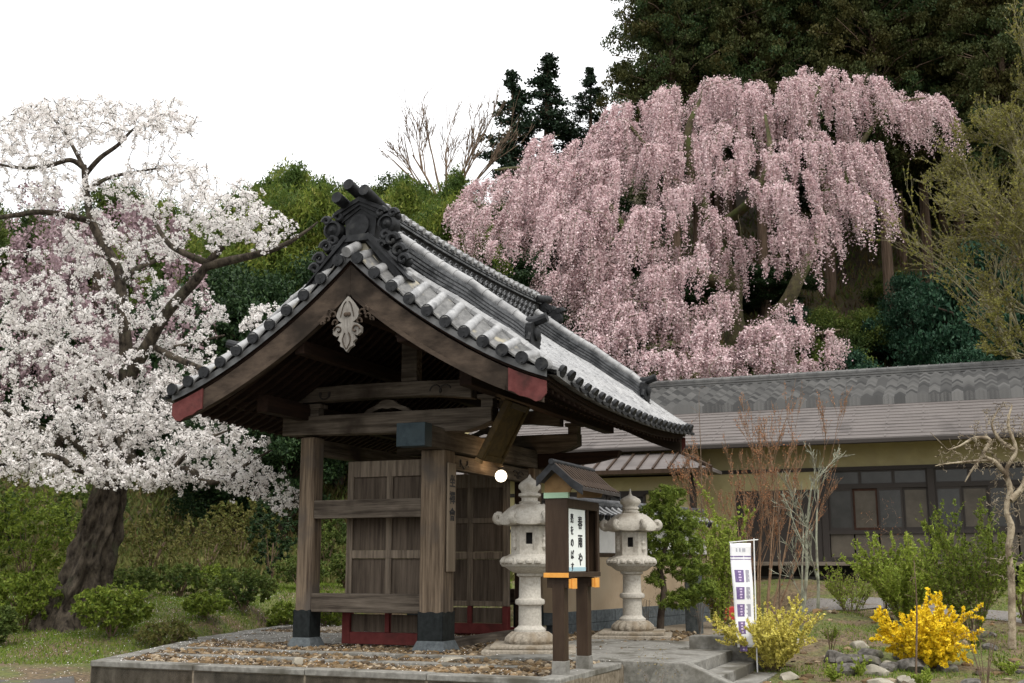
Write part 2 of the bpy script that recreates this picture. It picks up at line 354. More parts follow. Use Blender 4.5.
# stone paving strips on the platform (gate frame)
pv = MB()
for i in range(5):
    x0 = 1.3+i*.42; pv.box(x0, x0+.41, -.9+.02*i, 3.3, -.08, .022+.004*(i%2))
for i in range(6): pv.box(-5.2+i*.75, -5.2+i*.75+.74, .75, 3.2, -.08, .012+.003*(i%2))
for i in range(9): pv.box(-4.1+.66*i, -4.1+.66*i+.64, -1.15, -.95, -.08, .03+.004*(i%3))
for i in range(7): pv.box(-3.3+.8*i, -3.3+.8*i+.78, -2.3, -2.05, -.08, .024+.004*(i%3))
p = pv.build('stone_paving', M['slab'], None, bevel=.01); p.location = G0; p.rotation_euler = (0,0,-AA); tag(p, kind='structure')
# pebbles
def icoverts():
    bm = bmesh.new(); bmesh.ops.create_icosphere(bm, subdivisions=1, radius=1); v = [x.co.copy() for x in bm.verts]; f = [[q.index for q in x.verts] for x in bm.faces]; bm.free(); return np.array([tuple(a) for a in v]), f
IV, IF = icoverts()
def pebbles(name, pts, rs, mat):
    vs = []; fs = []; 
    for (p, r) in zip(pts, rs):
        b = len(vs); s = np.array([1,rng.uniform(.6,1),rng.uniform(.4,.75)])*r; a = rng.uniform(0,2*pi)
        q = IV*s*(1+.18*rng.normal(size=(len(IV),1))); c, s_ = cos(a), sin(a)
        q = np.stack([q[:,0]*c-q[:,1]*s_, q[:,0]*s_+q[:,1]*c, q[:,2]],1)+np.array(p)
        vs += q.tolist(); fs += [[b+i for i in f] for f in IF]
    me = bpy.data.meshes.new(name); me.from_pydata(vs, [], fs); me.materials.append(mat)
    o = bpy.data.objects.new(name, me); COL.objects.link(o); return o
M['pebble'] = leafmat('river_pebble', [(.05,.034,.02),(.13,.085,.042),(.19,.135,.075),(.07,.053,.035),(.17,.105,.048),(.32,.26,.18),(.09,.066,.042),(.035,.027,.02)], .75, 0)
pts = []; rs = []
while len(pts) < 13000:
    x = random.uniform(-5.7,4); y = random.uniform(13.3,25)
    if poly_sd(x,y,PLAT) > -.3: continue
    d = Vector((x,y,0))-GO; lx, ly = d.dot(E1), d.dot(E2)
    if (1.25 < lx < 3.45 and -.95 < ly < 3.35 and random.random() < .93) or (-5.3 < lx < -.7 and .7 < ly < 3.2 and random.random()<.9): continue
    if ly > 4 and lx < .2: continue
    if abs(ly+1.05) < .14 and -4.2 < lx < 1.9 and random.random() < .8: continue
    r = random.choice([.015,.02,.022,.026,.03,.035,.045,.06]); pts.append((x,y,-.02+r*.3)); rs.append(r)
tag(pebbles('pebbles', pts, rs, M['pebble']), kind='stuff')
def rock(name, loc, r, label, mat, group=None, sx=1, sz=.6, seed=0):
    bm = bmesh.new(); bmesh.ops.create_icosphere(bm, subdivisions=3, radius=1)
    rr = random.Random(seed); pl_ = [(Vector((rr.gauss(0,1),rr.gauss(0,1),rr.gauss(0,1)*.8)).normalized(), rr.uniform(.6,.95)) for _ in range(16)]
    for v in bm.verts:
        for n, d in pl_:
            k = v.co.dot(n)
            if k > d: v.co -= n*(k-d)
        v.co.x *= r*sx; v.co.y *= r*.85; v.co.z *= r*sz
    me = bpy.data.meshes.new(name); bm.to_mesh(me); bm.free(); me.materials.append(mat)
    me.polygons.foreach_set('use_smooth', [True]*len(me.polygons)); me.set_sharp_from_angle(angle=radians(28))
    o = bpy.data.objects.new(name, me); COL.objects.link(o); o.location = loc; o.rotation_euler = (0,0,rr.uniform(0,3)); return tag(o, label, 'rock', group)
# ------------------------------------------------------------------ the gate
X0 = -.45; YN, YF = -1.9, 5.8; YM = (YN+YF)/2; HL = (YF-YN)/2
_rc = np.polyfit([0,.42,.84,1.25,1.6,2.0,2.35,2.7,2.95,3.15], [5.62,5.22,4.87,4.56,4.31,4.06,3.86,3.68,3.57,3.50], 4)
def zr(r): return float(np.polyval(_rc, r))
def sori(r, y): return .17*abs((y-YM)/HL)**2.6*max(0,r)/3
def RS(side, r, y, dz=0):        # a point of the roof: side +1 front, -1 rear
    return Vector((X0+side*r, y, zr(r)+sori(r, y)+dz))
def mino(r, y):                  # the tile bed swells between the gables and dips to the verges
    k = sin(min(1., max(0., min(y-YN, YF-y))/.75)*pi/2); return k*float(np.interp(r, [0,.5,1.5,2.3,2.9,3.2],[.22,.33,.42,.34,.14,.03]))
def RT(side, r, y, dz=0): return RS(side, r, y, dz+mino(r, y))
gate = empty('temple_gate', G0, -AA)
tag(gate, 'old wooden temple gate with heavy curved grey tiled roof and open panelled doors', 'gate')
DP = .13                     # tile bed above the bargeboard's top edge
rr_ = np.linspace(0, 3.06, 22)
m = MB()
for s in (1,-1):
    vs = []; 
    for r in rr_:
        for y in np.linspace(YN+.06, YF-.06, 13):
            vs.append(RS(s, r, y, 0)); 
    n = 13; top = len(vs)
    vs2 = [v+Vector((0,0,.07)) for v in vs]
    fs = [(i*n+j, i*n+j+1, (i+1)*n+j+1, (i+1)*n+j) for i in range(len(rr_)-1) for j in range(n-1)]
    m.add(vs, fs); m.add(vs2, fs)
    rim = [i*n for i in range(len(rr_))] + [(len(rr_)-1)*n+j for j in range(1,n)] + [i*n+n-1 for i in range(len(rr_)-2,-1,-1)]
    b = len(m.v)-2*top
    m.add([vs[i] for i in rim]+[vs2[i] for i in rim], [(i,i+1,len(rim)+i+1,len(rim)+i) for i in range(len(rim)-1)])
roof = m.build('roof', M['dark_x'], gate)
# tile bed: saw-toothed courses
m = MB(); CR = .27
for s in (1,-1):
    rs_ = []
    k = 0
    while k*CR < 3.2:
        a, b = k*CR, min((k+1)*CR, 3.2); rs_ += [(a, .0), (b-.004, .028)]; k += 1
    ys = np.concatenate([np.linspace(YN,-.9,8), np.linspace(-.6,4.5,9), np.linspace(4.8,YF,8)]); n = len(ys); vs = []
    for (r, dz) in rs_:
        for y in ys: vs.append(RT(s, r, y, DP+dz))
    m.add(vs, [(i*n+j, i*n+j+1, (i+1)*n+j+1, (i+1)*n+j) for i in range(len(rs_)-1) for j in range(n-1)])
    # eave lip and verge sides
    for (y0) in (YN, YF):
        m.add([RS(s, r, y0, DP) for r in rr_]+[RS(s, r, y0, .03) for r in rr_], [(i,i+1,len(rr_)+i+1,len(rr_)+i) for i in range(len(rr_)-1)])
    m.add([RT(s,3.2,y,DP+.028) for y in ys]+[RS(s,3.2,y,DP-.045) for y in ys]+[RS(s,3.04,y,DP-.06) for y in ys],
        [(i,i+1,n+i+1,n+i) for i in range(n-1)]+[(n+i,n+i+1,2*n+i+1,2*n+i) for i in range(n-1)])
m.build('tile_bed', M['tilebed'], roof, smooth=25)
# round cover tiles in rows down the slope
def rowtube(m, s, y, r0, r1, rad, lift, n=10, end=True, mi=0):
    pts = []; rd = []; r = r0
    while r < r1-1e-6:
        e = min(r+CR, r1)
        for q, k in ((r+.002, 1.0), (r+.03, 1.0), (r+.031, .94), (e-.002, .95)):
            pts.append(RT(s, q, y, DP+lift)); rd.append(rad*k)
        r = e
    m.tube(pts, rd, n, mi)
    if end:
        p = RT(s, r1, y, DP+lift); d = (RT(s, r1, y)-RT(s, r1-.1, y)).normalized()
        m.tube([p-d*.02, p+d*.035, p+d*.036, p+d*.028], [rad*1.1, rad*1.12, rad*.86, rad*.8], 14, 1)
        m.tube([p+d*.026, p+d*.04], [rad*.4, rad*.25], 8, 1)
rows_y = list(np.arange(-.66, 4.6, .327))
m = MB()
for s in (1,-1):
    for y in rows_y: rowtube(m, s, y, .15, 3.2, .078, .03)
    for y in (-1.36, 5.22): rowtube(m, s, y, .35, 3.2, .085, .05)
    for y in (-1.70, 5.56):
        rowtube(m, s, y, 2.93, 3.2, .08, .05)
    for y in (-1.03, 4.9): rowtube(m, s, y, 2.6, 3.2, .08, .03)
m.build('cover_tile_rows', [M['tile'], M['tiledk']], roof, smooth=35)
# curved pan tile ends seen between the discs
m = MB()
for s in (1,):
    for i, y in enumerate(rows_y+[-1.36+.0, -1.0, 4.9, 5.22, 5.5]):
        c = RT(s, 3.2, y+.163, DP-.02)
        m.prism([(c.x, c.y+.165*cos(a), c.z-.055*sin(a)) for a in np.linspace(0,pi,7)], (.03,0,0))
m.build('pan_tile_ends', M['tiledk'], roof)
# verge tiles: short rolls lying across the gable edge
for (ya, yb, dirn) in ((YN-.06, -1.46, -1), (YF+.06, 5.36, 1)):
  m = MB()
  for s in (1,-1):
    r = .16
    while r < 3.12:
        if True:
            z = DP+.045; p0 = RS(s, r, ya, z); p1 = RT(s, r, yb, z+.01)
            m.tube([p0, p0.lerp(p1,.5), p0.lerp(p1,.51), p1], [.08,.082,.074,.076], 12)
            d = Vector((0,dirn,0)); m.tube([p0-d*.02, p0+d*.03, p0+d*.031, p0+d*.02], [.088,.09,.068,.062], 14, 1)
            m.tube([p0+d*.02, p0+d*.034], [.03,.015], 8, 1)
        r += .285
  m.build('verge_tiles', [M['tile'], M['tiledk']], roof, smooth=35)
M['verge_pan'] = pmat('tile_with_lime', (.08,.08,.078), (.19,.187,.18), 8, (1,1,1), .6, .3, (.30,.27,.2), 5, .56)
for (ya, yb) in ((YN-.02, -1.47), (5.37, YF+.02)):
    m = MB()
    for s in (1,-1):
        r = .3
        while r < 3.05:
            a, b = RS(s, r-.085, ya, DP+.055), RS(s, r+.085, ya, DP+.005)
            c, d = RT(s, r-.085, yb, DP+.055), RT(s, r+.085, yb, DP+.005)
            m.hexa([a, b, d, c]+[q+Vector((0,0,.03)) for q in (a,b,d,c)]); r += .285
    m.build('verge_pan_tiles', M['verge_pan'], roof)
# descending ridges
def layers(w, h, n, inset=.03):
    sec = []; t = h/n
    for i in range(n): sec += [(w/2, i*t), (w/2, i*t+t*.62), (w/2-inset, i*t+t*.62), (w/2-inset, (i+1)*t)]
    return sec + [(-u, v) for u, v in reversed(sec)]
def kudari(y0, s):
    m = MB(); R = np.linspace(.3, 2.45, 20)
    hh = lambda r: 1.0+.35*(1-r/2.6)
    m.sweep(layers(.3,.32,6), [(lambda u,v,r=r: RT(s, r, y0+u, DP+.0+v*hh(r))) for r in R])
    o = m.build('descending_ridge', M['tileedge'], roof)
    m = MB(); pts = []; rd = []
    for i in range(9):
        a, b = .3+i*.239, .3+(i+1)*.239
        for q, k in ((a+.002,1),(a+.03,1),(a+.031,.9),(b-.002,.92)): pts.append(RT(s, q, y0, DP+.04+.32*hh(q))); rd.append(.088*k)
    m.tube(pts, rd, 12); m.build('ridge_roll', M['tile'], o, smooth=35)
    # end ornament: face plate, horns, scrolls
    m = MB(); p = RT(s, 2.47, y0, DP)
    out = []
    for a in np.linspace(0, 2*pi, 20, endpoint=False):
        rr = .2*(1+.14*cos(5*a)); out.append((p.x, p.y+rr*cos(a), p.z+.22+rr*1.1*sin(a)))
    m.prism(out, (s*.09,0,0))
    m.lathe((p.x+s*.09, p.y, p.z+.24), [(.1,0),(.1,s*.03),(.05,s*.06),(.02,s*.065)], 12, axis='x')
    for k in (-1,1):
        m.tube([(p.x+s*.05,p.y+k*(.1+.09*sin(t)),p.z+.05+.07*t) for t in np.linspace(0,3.4,7)], .04, 6)
        m.tube([(p.x+s*.05,p.y+k*.16+k*.07*cos(t),p.z+.12+.07*sin(t)) for t in np.linspace(0,5.5,9)], .03, 6)
    m.tube([(p.x-s*.22,p.y,p.z+.42),(p.x+s*.1,p.y,p.z+.43),(p.x+s*.26,p.y,p.z+.48)], [.075,.075,.07], 10)
    m.build('ridge_end_tile', M['tiledk'], o, smooth=35)
for y0 in (-1.0, 4.9):
    for s in (1,-1): kudari(y0, s)
# main ridge
def ZR(y): return 5.62+.19+.10*abs((y-YM)/HL)**2.2
m = MB(); Y = np.linspace(-1.35, 5.45, 25)
m.sweep(layers(.52,.2,3), [(lambda u,v,y=y: Vector((X0+u, y, ZR(y)+v))) for y in Y])
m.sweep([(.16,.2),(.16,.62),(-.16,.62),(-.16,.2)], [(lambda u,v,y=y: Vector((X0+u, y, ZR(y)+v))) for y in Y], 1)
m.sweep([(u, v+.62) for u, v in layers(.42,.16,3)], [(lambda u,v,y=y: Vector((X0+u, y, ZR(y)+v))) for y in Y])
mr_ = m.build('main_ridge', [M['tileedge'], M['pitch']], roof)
m = MB(); pts = []; rd = []
y = -1.5
while y < 5.6:
    for q, k in ((y,1.05),(y+.045,1.05),(y+.046,.9),(y+.298,.92)): pts.append((X0,q,ZR(q)+.84)); rd.append(.105*k)
    y += .3
m.tube(pts, rd, 12)
for sx in (1,-1):   # row of small discs under the roll
    y = -1.2
    while y < 5.4: m.tube([(X0+sx*.15,y,ZR(y)+.76),(X0+sx*.25,y,ZR(y)+.74)], .055, 8); y += .24
m.build('ridge_roll', M['tile'], mr_, smooth=35)
for sx in (1,-1):      # open wave work
    m = MB()
    for row in range(3):
        y = -1.25+(row%2)*.11
        while y < 5.35:
            c = (X0+sx*.185, y, ZR(y)+.22+row*.12)
            for R_ in (.1,.055):
                m.tube([(c[0], c[1]+R_*cos(t), c[2]+R_*sin(t)) for t in np.linspace(0,pi,6)], .014, 4, caps=False)
            y += .22
    m.build('wave_tiles', M['tileedge'], mr_)
# ridge end ornaments
def oni(yc, d):
    m = MB(); YY = yc
    Z0 = 5.62
    # shield body with stepped pointed head
    def pr(poly, y0, dep, mi=0): m.prism([(X0+x, y0, Z0+z) for x, z in poly], (0, dep, 0), mi)
    pr([(-.24,.42),(.24,.42),(.27,.78),(0,.98),(-.27,.78)], YY, -d*.16)
    for i in range(3):
        o = i*.05; pr([(-.31-o,.70+o),(-.31-o,.76+o),(0,.96+o),(.31+o,.76+o),(.31+o,.70+o),(0,.89+o)], YY+d*(.02+.03*i), -d*.2)
    m.lathe((X0, YY+d*.03, Z0+.62), [(.17,0),(.17,d*.03),(.13,d*.035)], 20, axis='y', mi=0)
    m.lathe((X0, YY+d*.04, Z0+.62), [(.12,0),(.115,d*.02)], 10, axis='y', mi=1)
    # bird-perch tubes
    for (x, z, dx, zz) in ((-.24,.95,-.02,.07),(-.05,1.1,-.02,.10),(.2,1.0,.0,.08)):
        a = Vector((X0+x, YY-d*.5, Z0+z-.06)); b = Vector((X0+x+dx, YY+d*.28, Z0+z+zz))
        m.tube([a, b, b+Vector((0,d*.001,0)), b-Vector((0,d*.02,0))], [.075,.088,.07,.065], 12)
    # side scrolls: bosses and waves
    for k in (-1,1):
        m.lathe((X0+k*.46, YY, Z0+.60), [(.15,-d*.12),(.15,d*.05),(.11,d*.07),(.1,d*.03),(.06,d*.05),(.03,d*.09)], 16, axis='y')
        for (cx_, cz, R_) in ((.36,.78,.08),(.56,.74,.07),(.55,.34,.11),(.66,.16,.11),(.44,.42,.08),(.74,.02,.09),(.38,.28,.07)):
            m.tube([(X0+k*(cx_+R_*(1-t/9)*cos(t)), YY+d*.02+t*.006*d, Z0+cz+R_*(1-t/9)*sin(t)) for t in np.linspace(0,6.5,12)], [.05-.0025*i for i in range(12)], 7)
            m.lathe((X0+k*cx_, YY-d*.05, Z0+cz), [(R_*.9,-d*.08),(R_*.9,0),(R_*.5,d*.05)], 10, axis='y')
        # skirt plates along the verge
        pr([(k*.14,.36),(k*.2,.42),(k*.78,-.24),(k*.80,-.36),(k*.68,-.28)], YY+d*.10, -d*.34)
        pr([(k*.2,.47),(k*.86,-.27),(k*.88,-.30),(k*.16,.41)], YY+d*.14, -d*.4)
    pr([(-.2,.36),(.2,.36),(.2,.46),(-.2,.46)], YY+d*.13, -d*.36)
    o = m.build('ridge_end_tile', [M['tiledk'], M['verd']], mr_, smooth=40)
    m = MB()
    m.prism([(X0-.62,YY+d*.02,Z0-.36),(X0-.1,YY+d*.02,Z0+.34),(X0+.1,YY+d*.02,Z0+.34),(X0+.62,YY+d*.02,Z0-.36),(X0,YY+d*.02,Z0+.05)], (0,-d*.2,0))
    m.build('mortar_fill', M['plaster'], o)
    m = MB(); m.tube([(X0,YY+d*.06,Z0+.3),(X0-.02,YY+d*.36,Z0+.13)],[.075,.08],12); m.build('front_roll', M['tile'], o, smooth=40)
oni(-1.62, -1); oni(5.62, 1)
# bargeboards
def barge(y0, th, s, name, dz0=0, depth=(.44,.27), r1=2.97, mat='dark_x'):
    m = MB(); R = np.linspace(0, r1, 20)
    a = [RS(s, r, y0, dz0+.02) for r in R]
    b = [RS(s, r, y0, dz0-(depth[0]*(1-r/r1)+depth[1]*r/r1)) for r in R]
    m.sweep([(0,0),(1,0),(1,1),(0,1)], [(lambda u,v,i=i: (b[i].lerp(a[i], v))+Vector((0,u*th,0))) for i in range(len(R))])
    return m.build(name, M[mat], gate, bevel=.006)
M['barge'] = pmat('bargeboard_wood', (.025,.018,.013), (.085,.062,.045), 9, (.25,2,.6), .85, .5, (.02,.015,.011), 1.1, .5)
for y0, th in ((YN+.03,.09),(YF-.12,.09)):
    for s in (1,-1):
        b = barge(y0, th, s, 'bargeboard', -.05, r1=2.98, mat='barge')
        d = -1 if y0 < 0 else 1; yy = y0 if y0 < 0 else y0+th
        # lower moulding
        m = MB(); R = np.linspace(.05, 2.45, 16)
        m.sweep([(0,-.05),(1,-.05),(1,.02),(0,.02)], [(lambda u,v,r=r: RS(s, r, yy+d*(.03-.03*u), -.05-(.44-.17*r/2.98)+.05+v)) for r in R]); m.build('moulding', M['barge'], b)
        # red painted tip
        m = MB(); R = np.linspace(2.5, 3.05, 8); tp = []
        top = [RS(s, r, yy+d*.004, -.02) for r in R]; bot = [RS(s, r, yy+d*.004, -.31-.02+.012*sin(i*2.2)) for i, r in enumerate(R)]
        bot[-1].z += .14; bot[-2].z += .02
        m.prism([tuple(p) for p in top+bot[::-1]], (0,d*.025,0)); m.build('painted_tip', M['redtip'], b)
# carved pendant under each apex
def gegyo(yy, d):
    m = MB(); Z = 4.98
    half = [(0,.12),(.07,.05),(.15,-.06),(.19,-.16),(.15,-.23),(.09,-.27),(.17,-.29),(.235,-.35),(.23,-.43),(.17,-.47),(.12,-.45),(.15,-.52),(.10,-.56),(.11,-.61),(.05,-.64),(0,-.70)]
    poly = half + [(-x, z) for x, z in reversed(half[1:-1])]
    m.prism([(X0+x, yy, Z+z) for x, z in poly], (0,-d*.06,0))
    for k in (-1,1):
        m.tube([(X0+k*(.14+(.075-.011*t)*cos(t)), yy+d*.012, Z-.38+(.075-.011*t)*sin(t)) for t in np.linspace(0,5.4,14)], .012, 5, 1)
        m.tube([(X0+k*(.03+.035*sin(t*1.2)), yy+d*.008, Z-.42-.075*t) for t in np.linspace(0,3.2,7)], .008, 5, 1)
        m.tube([(X0+k*(.02+.05*t), yy+d*.008, Z+.04-.07*t*t) for t in np.linspace(0,1.8,7)], .007, 5, 1)
        m.lathe((X0+k*.025, yy, Z-.15), [(.035,0),(.03,d*.02),(.01,d*.03)], 8, axis='y', mi=1)
        # scroll wings
        for (cx_, cz, R_) in ((.27,-.18,.07),(.38,-.24,.06),(.22,-.30,.06),(.34,-.13,.05),(.46,-.29,.045)):
            m.tube([(X0+k*(cx_*.86+(R_-.009*t)*.85*cos(t)), yy+d*.0, Z+cz+.04+(R_-.009*t)*.85*sin(t)) for t in np.linspace(-.5,5,12)], .016, 5, 1)
    
    m.build('gable_pendant', [M['pendant'], M['barge']], gate, smooth=35)
M['pendant'] = pmat('weathered_pale_wood', (.13,.115,.10), (.29,.27,.24), 9, (2,2,.4), .85, .4)
gegyo(YN-.03, -1); gegyo(YF+.03, 1)
# rafters under both slopes
def rafter_mesh(s, r0, r1, dz, w_, h_):
    m = MB(); R = np.linspace(r0, r1, 9)
    m.sweep([(-w_/2,-h_),(w_/2,-h_),(w_/2,0),(-w_/2,0)], [(lambda u,v,r=r: Vector((X0+s*r, u, zr(r)+dz+v))) for r in R]); return m
protos = {}
for s in (1,-1):
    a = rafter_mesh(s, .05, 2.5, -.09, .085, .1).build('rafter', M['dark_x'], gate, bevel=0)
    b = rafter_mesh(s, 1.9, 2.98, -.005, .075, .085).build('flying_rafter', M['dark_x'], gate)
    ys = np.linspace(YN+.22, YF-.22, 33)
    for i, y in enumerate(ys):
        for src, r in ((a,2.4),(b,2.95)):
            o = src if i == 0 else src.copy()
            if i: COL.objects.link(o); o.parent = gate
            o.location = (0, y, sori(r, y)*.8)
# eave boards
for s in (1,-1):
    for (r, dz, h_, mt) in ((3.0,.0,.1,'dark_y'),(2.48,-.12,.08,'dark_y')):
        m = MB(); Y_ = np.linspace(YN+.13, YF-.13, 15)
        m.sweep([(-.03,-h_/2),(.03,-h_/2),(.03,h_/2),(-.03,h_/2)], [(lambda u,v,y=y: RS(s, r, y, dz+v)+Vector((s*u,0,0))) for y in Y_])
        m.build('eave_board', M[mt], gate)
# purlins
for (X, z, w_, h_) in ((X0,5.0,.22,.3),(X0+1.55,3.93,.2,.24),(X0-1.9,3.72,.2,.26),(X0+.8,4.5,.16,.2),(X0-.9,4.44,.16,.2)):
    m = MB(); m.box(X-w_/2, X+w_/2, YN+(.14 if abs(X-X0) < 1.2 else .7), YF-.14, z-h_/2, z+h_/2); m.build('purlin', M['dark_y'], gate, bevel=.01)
# frames at Y=0 and Y=3.9
def shoe(x0, x1, y0, y1, h=.55, post=None):
    e = .012; m = MB()
    n = 10
    ring = [(x0-e,y0-e),(x1+e,y0-e),(x1+e,y1+e),(x0-e,y1+e)]
    for i in range(4):
        a = Vector(ring[i]); b = Vector(ring[(i+1)%4]); top = []
        for k in range(n+1):
            p = a.lerp(b, k/n); top.append((p.x, p.y, h+.025*abs(cos(k/n*pi*2))))
        nrm = Vector((b-a).yx).normalized(); off = Vector((-(b-a).normalized().y*-1, (b-a).normalized().x*-1, 0))*-.01
        m.prism([(a.x,a.y,.14),(b.x,b.y,.14)]+top[::-1], off)
    m.build('metal_shoe', M['black_metal'], post)
    m = MB(); g = .09; m.hexa([(x0-g,y0-g,-.02),(x1+g,y0-g,-.02),(x1+g,y1+g,-.02),(x0-g,y1+g,-.02),(x0-.02,y0-.02,.145),(x1+.02,y0-.02,.145),(x1+.02,y1+.02,.145),(x0-.02,y1+.02,.145)])
    m.build('base_stone', M['base_stone'], post, bevel=.012)
for fy, d in ((0,1),(3.9,-1)):
    o = (lambda y: y) if d == 1 else (lambda y: 3.9+.36-y)
    def bx(m, x0, x1, y0, y1, z0, z1, mi=0): a, b = sorted((o(y0), o(y1))); return m.box(x0, x1, a, b, z0, z1, mi)
    # main post
    m = MB(); bx(m, -.2, .2, 0, .4, .1, 3.03); mp_ = m.build('main_post', M['wood_z'], gate, bevel=.02)
    a, b = sorted((o(0), o(.4))); shoe(-.2,.2,a,b,.55,mp_)
    m = MB(); bx(m, -2.42, -2.13, .02, .31, .1, 3.32); rp = m.build('rear_post', M['wood_z'], gate, bevel=.035)
    a, b = sorted((o(.02), o(.31))); shoe(-2.42,-2.13,a,b,.55,rp)
    m = MB(); bx(m, -2.13, -.2, .03, .17, 2.0, 2.29); m.build('rail', M['wood_x'], gate, bevel=.012)
    m = MB(); bx(m, -2.13, -.2, .03, .17, .54, .83); m.build('rail', M['wood_x'], gate, bevel=.012)
    # tie beam with tapering nose
    m = MB(); y0, y1 = sorted((o(-.02), o(.26)))
    m.prism([(-2.75,y0,3.36),(.55,y0,3.3),(.8,y0,3.36),(1.0,y0,3.44),(1.0,y0,3.66),(-2.75,y0,3.66)], (0,y1-y0,0)); m.build('tie_beam', M['wood_x'], gate, bevel=.015)
    # upper rainbow beam
    m = MB(); y0, y1 = sorted((o(.0), o(.24))); tb = []
    for t in np.linspace(0,1,13): tb.append((-3.1+3.75*t, 4.1+.04*sin(pi*t)))
    bt = [(x, z-.24-.0*abs(x)-.05*(1-min(1,6*min((x+3.1)/3.75, 1-(x+3.1)/3.75)))) for x, z in tb]
    m.prism([(x,y0,z) for x,z in tb]+[(x,y0,z) for x,z in bt[::-1]], (0,y1-y0,0)); ub = m.build('rainbow_beam', M['wood_x'], gate, bevel=.015)
    yy = y0-.004 if d == 1 else y1+.004
    m = MB()
    for cx_, k in ((-2.1,1),(.25,-1)):
        m = MB(); m.tube([(cx_+k*(.06*t)+.05*cos(2.2*t), yy, 3.98+.06*sin(2.2*t)) for t in np.linspace(0,4.5,18)], .014, 5); m.build('scroll_carving', M['thin_dark'], ub)
    # frog-leg strut, king post
    m = MB(); c = -.85; y0, y1 = sorted((o(.06), o(.16)))
    h_ = [(0,.2),(.1,.19),(.2,.12),(.36,.06),(.42,0),(.3,0),(.18,.05),(.09,.07),(0,.05)]
    m.prism([(c+x,y0,3.665+z) for x,z in h_]+[(c-x,y0,3.665+z) for x,z in h_[::-1][1:-1]], (0,y1-y0,0)); m.build('frog_leg_strut', M['wood_x'], gate)
    m = MB(); bx(m, X0-.14, X0+.14, .02, .22, 4.14, 4.86); bx(m, X0-.24, X0+.24, -.03, .27, 4.86, 4.98); m.build('king_post', M['wood_x'], gate, bevel=.015)
    for X in (X0+1.35, X0-1.75): m = MB(); bx(m, X-.1, X+.1, .03, .21, 3.66, 3.84 if X > 0 else 3.62+.2); bx(m, X-.15, X+.15, .0, .24, 3.79, 3.86); m.build('bearing_block', M['wood_x'], gate, bevel=.01)
    # bracket arm holding the front purlin
    m = MB(); y0, y1 = sorted((o(.05), o(.23))); m.prism([(.2,y0,3.03),(1.25,y0,3.1),(1.75,y0,3.2),(1.8,y0,3.32),(.2,y0,3.3)], (0,y1-y0,0)); 
    if d == -1: m.build('bracket_arm', M['dark_x'], gate, bevel=.01)
# lintel running through, with metal-capped noses
m = MB(); m.box(-.24,.2,-.48,4.74,3.035,3.36); lin = m.build('lintel', M['wood_y'], gate, bevel=.015)
for y0, y1 in ((-.72,-.47),(4.73,4.98)): m = MB(); m.box(-.26,.22,y0,y1,3.02,3.375); m.build('metal_cap', M['patina'], lin, bevel=.008)
m = MB(); m.box(-.08,.10,.42,3.84,2.76,3.0); nb = m.build('carved_tie', M['wood_y'], gate, bevel=.01)
m = MB()
for y, k in ((.75,1),(3.5,-1)):
    m = MB(); m.tube([(.105, y+k*(.09*t)+.06*cos(2.1*t), 2.88+.05*sin(2.1*t)) for t in np.linspace(0,4.2,18)], .014, 5)
    m.tube([(.105, y+k*(.05+.11*t), 2.83+.03*sin(3*t)) for t in np.linspace(0,3,14)], .01, 5); m.build('scroll_carving', M['thin_dark'], nb)
m = MB(); m.box(-2.4,-2.2,.3,3.95,3.05,3.3); m.build('rear_tie', M['wood_y'], gate, bevel=.012)
# leaves of the door, folded back
def door_leaf(y, d):
    x0, x1, z0, z1 = -1.74, -.2, .06, 2.93; th = .11
    m = MB(); st_ = .11; ya, yb = y-th/2, y+th/2
    m.box(x0,x0+st_,ya,yb,.53,z1); m.box(x1-st_,x1,ya,yb,.53,z1); xm = (x0+x1)/2
    m.box(xm-.055,xm+.055,ya+.006,yb-.006,.53,z1-.05)
    for a, b in ((z1-.26,z1),(2.02,2.12),(1.37,1.5),(.53,.62)): m.box(x0+st_-.001,x1-st_+.001,ya+.002,yb-.002,a,b)
    leaf = m.build('door_leaf', M['door_frame'], gate, bevel=.01)
    m = MB()
    for a, b in ((.23,.5),(.62,1.37),(1.5,2.02),(2.12,2.67)):
        for p, q in ((x0+st_,xm-.055),(xm+.055,x1-st_)): m.box(p+.002,q-.002,y-.012,y+.012,a+.002,b-.002)
    m.build('panel', M['door'], leaf)
    m = MB(); m.box(x0-.03,x0+st_,ya-.015,yb+.015,.04,.53); m.box(x1-st_,x1,ya-.015,yb+.015,.04,.53); m.box(x0+st_,x1-st_,ya-.015,yb+.015,.04,.225); m.box(xm-.04,xm+.04,ya+.005,yb-.005,.225,.53)
    m.build('red_kickboard', M['red'], leaf, bevel=.008)
door_leaf(.47, 1); door_leaf(3.62, -1)
m = MB(); m.box(-.12,.12,3.70,3.86,.14,2.76); m.build('door_jamb', M['dark_y'], gate, bevel=.01); m = MB(); m.box(-.12,.1,.402,.5,.14,2.76); m.build('door_jamb', M['dark_y'], gate, bevel=.01)
m = MB(); m.box(-1.9,-.1,3.675,3.85,0,.16); m.build('red_sill', M['red'], gate, bevel=.01)
m = MB(); m.box(-.12,.12,.5,3.7,-.02,.13); m.build('threshold', M['wood_y'], gate, bevel=.015)
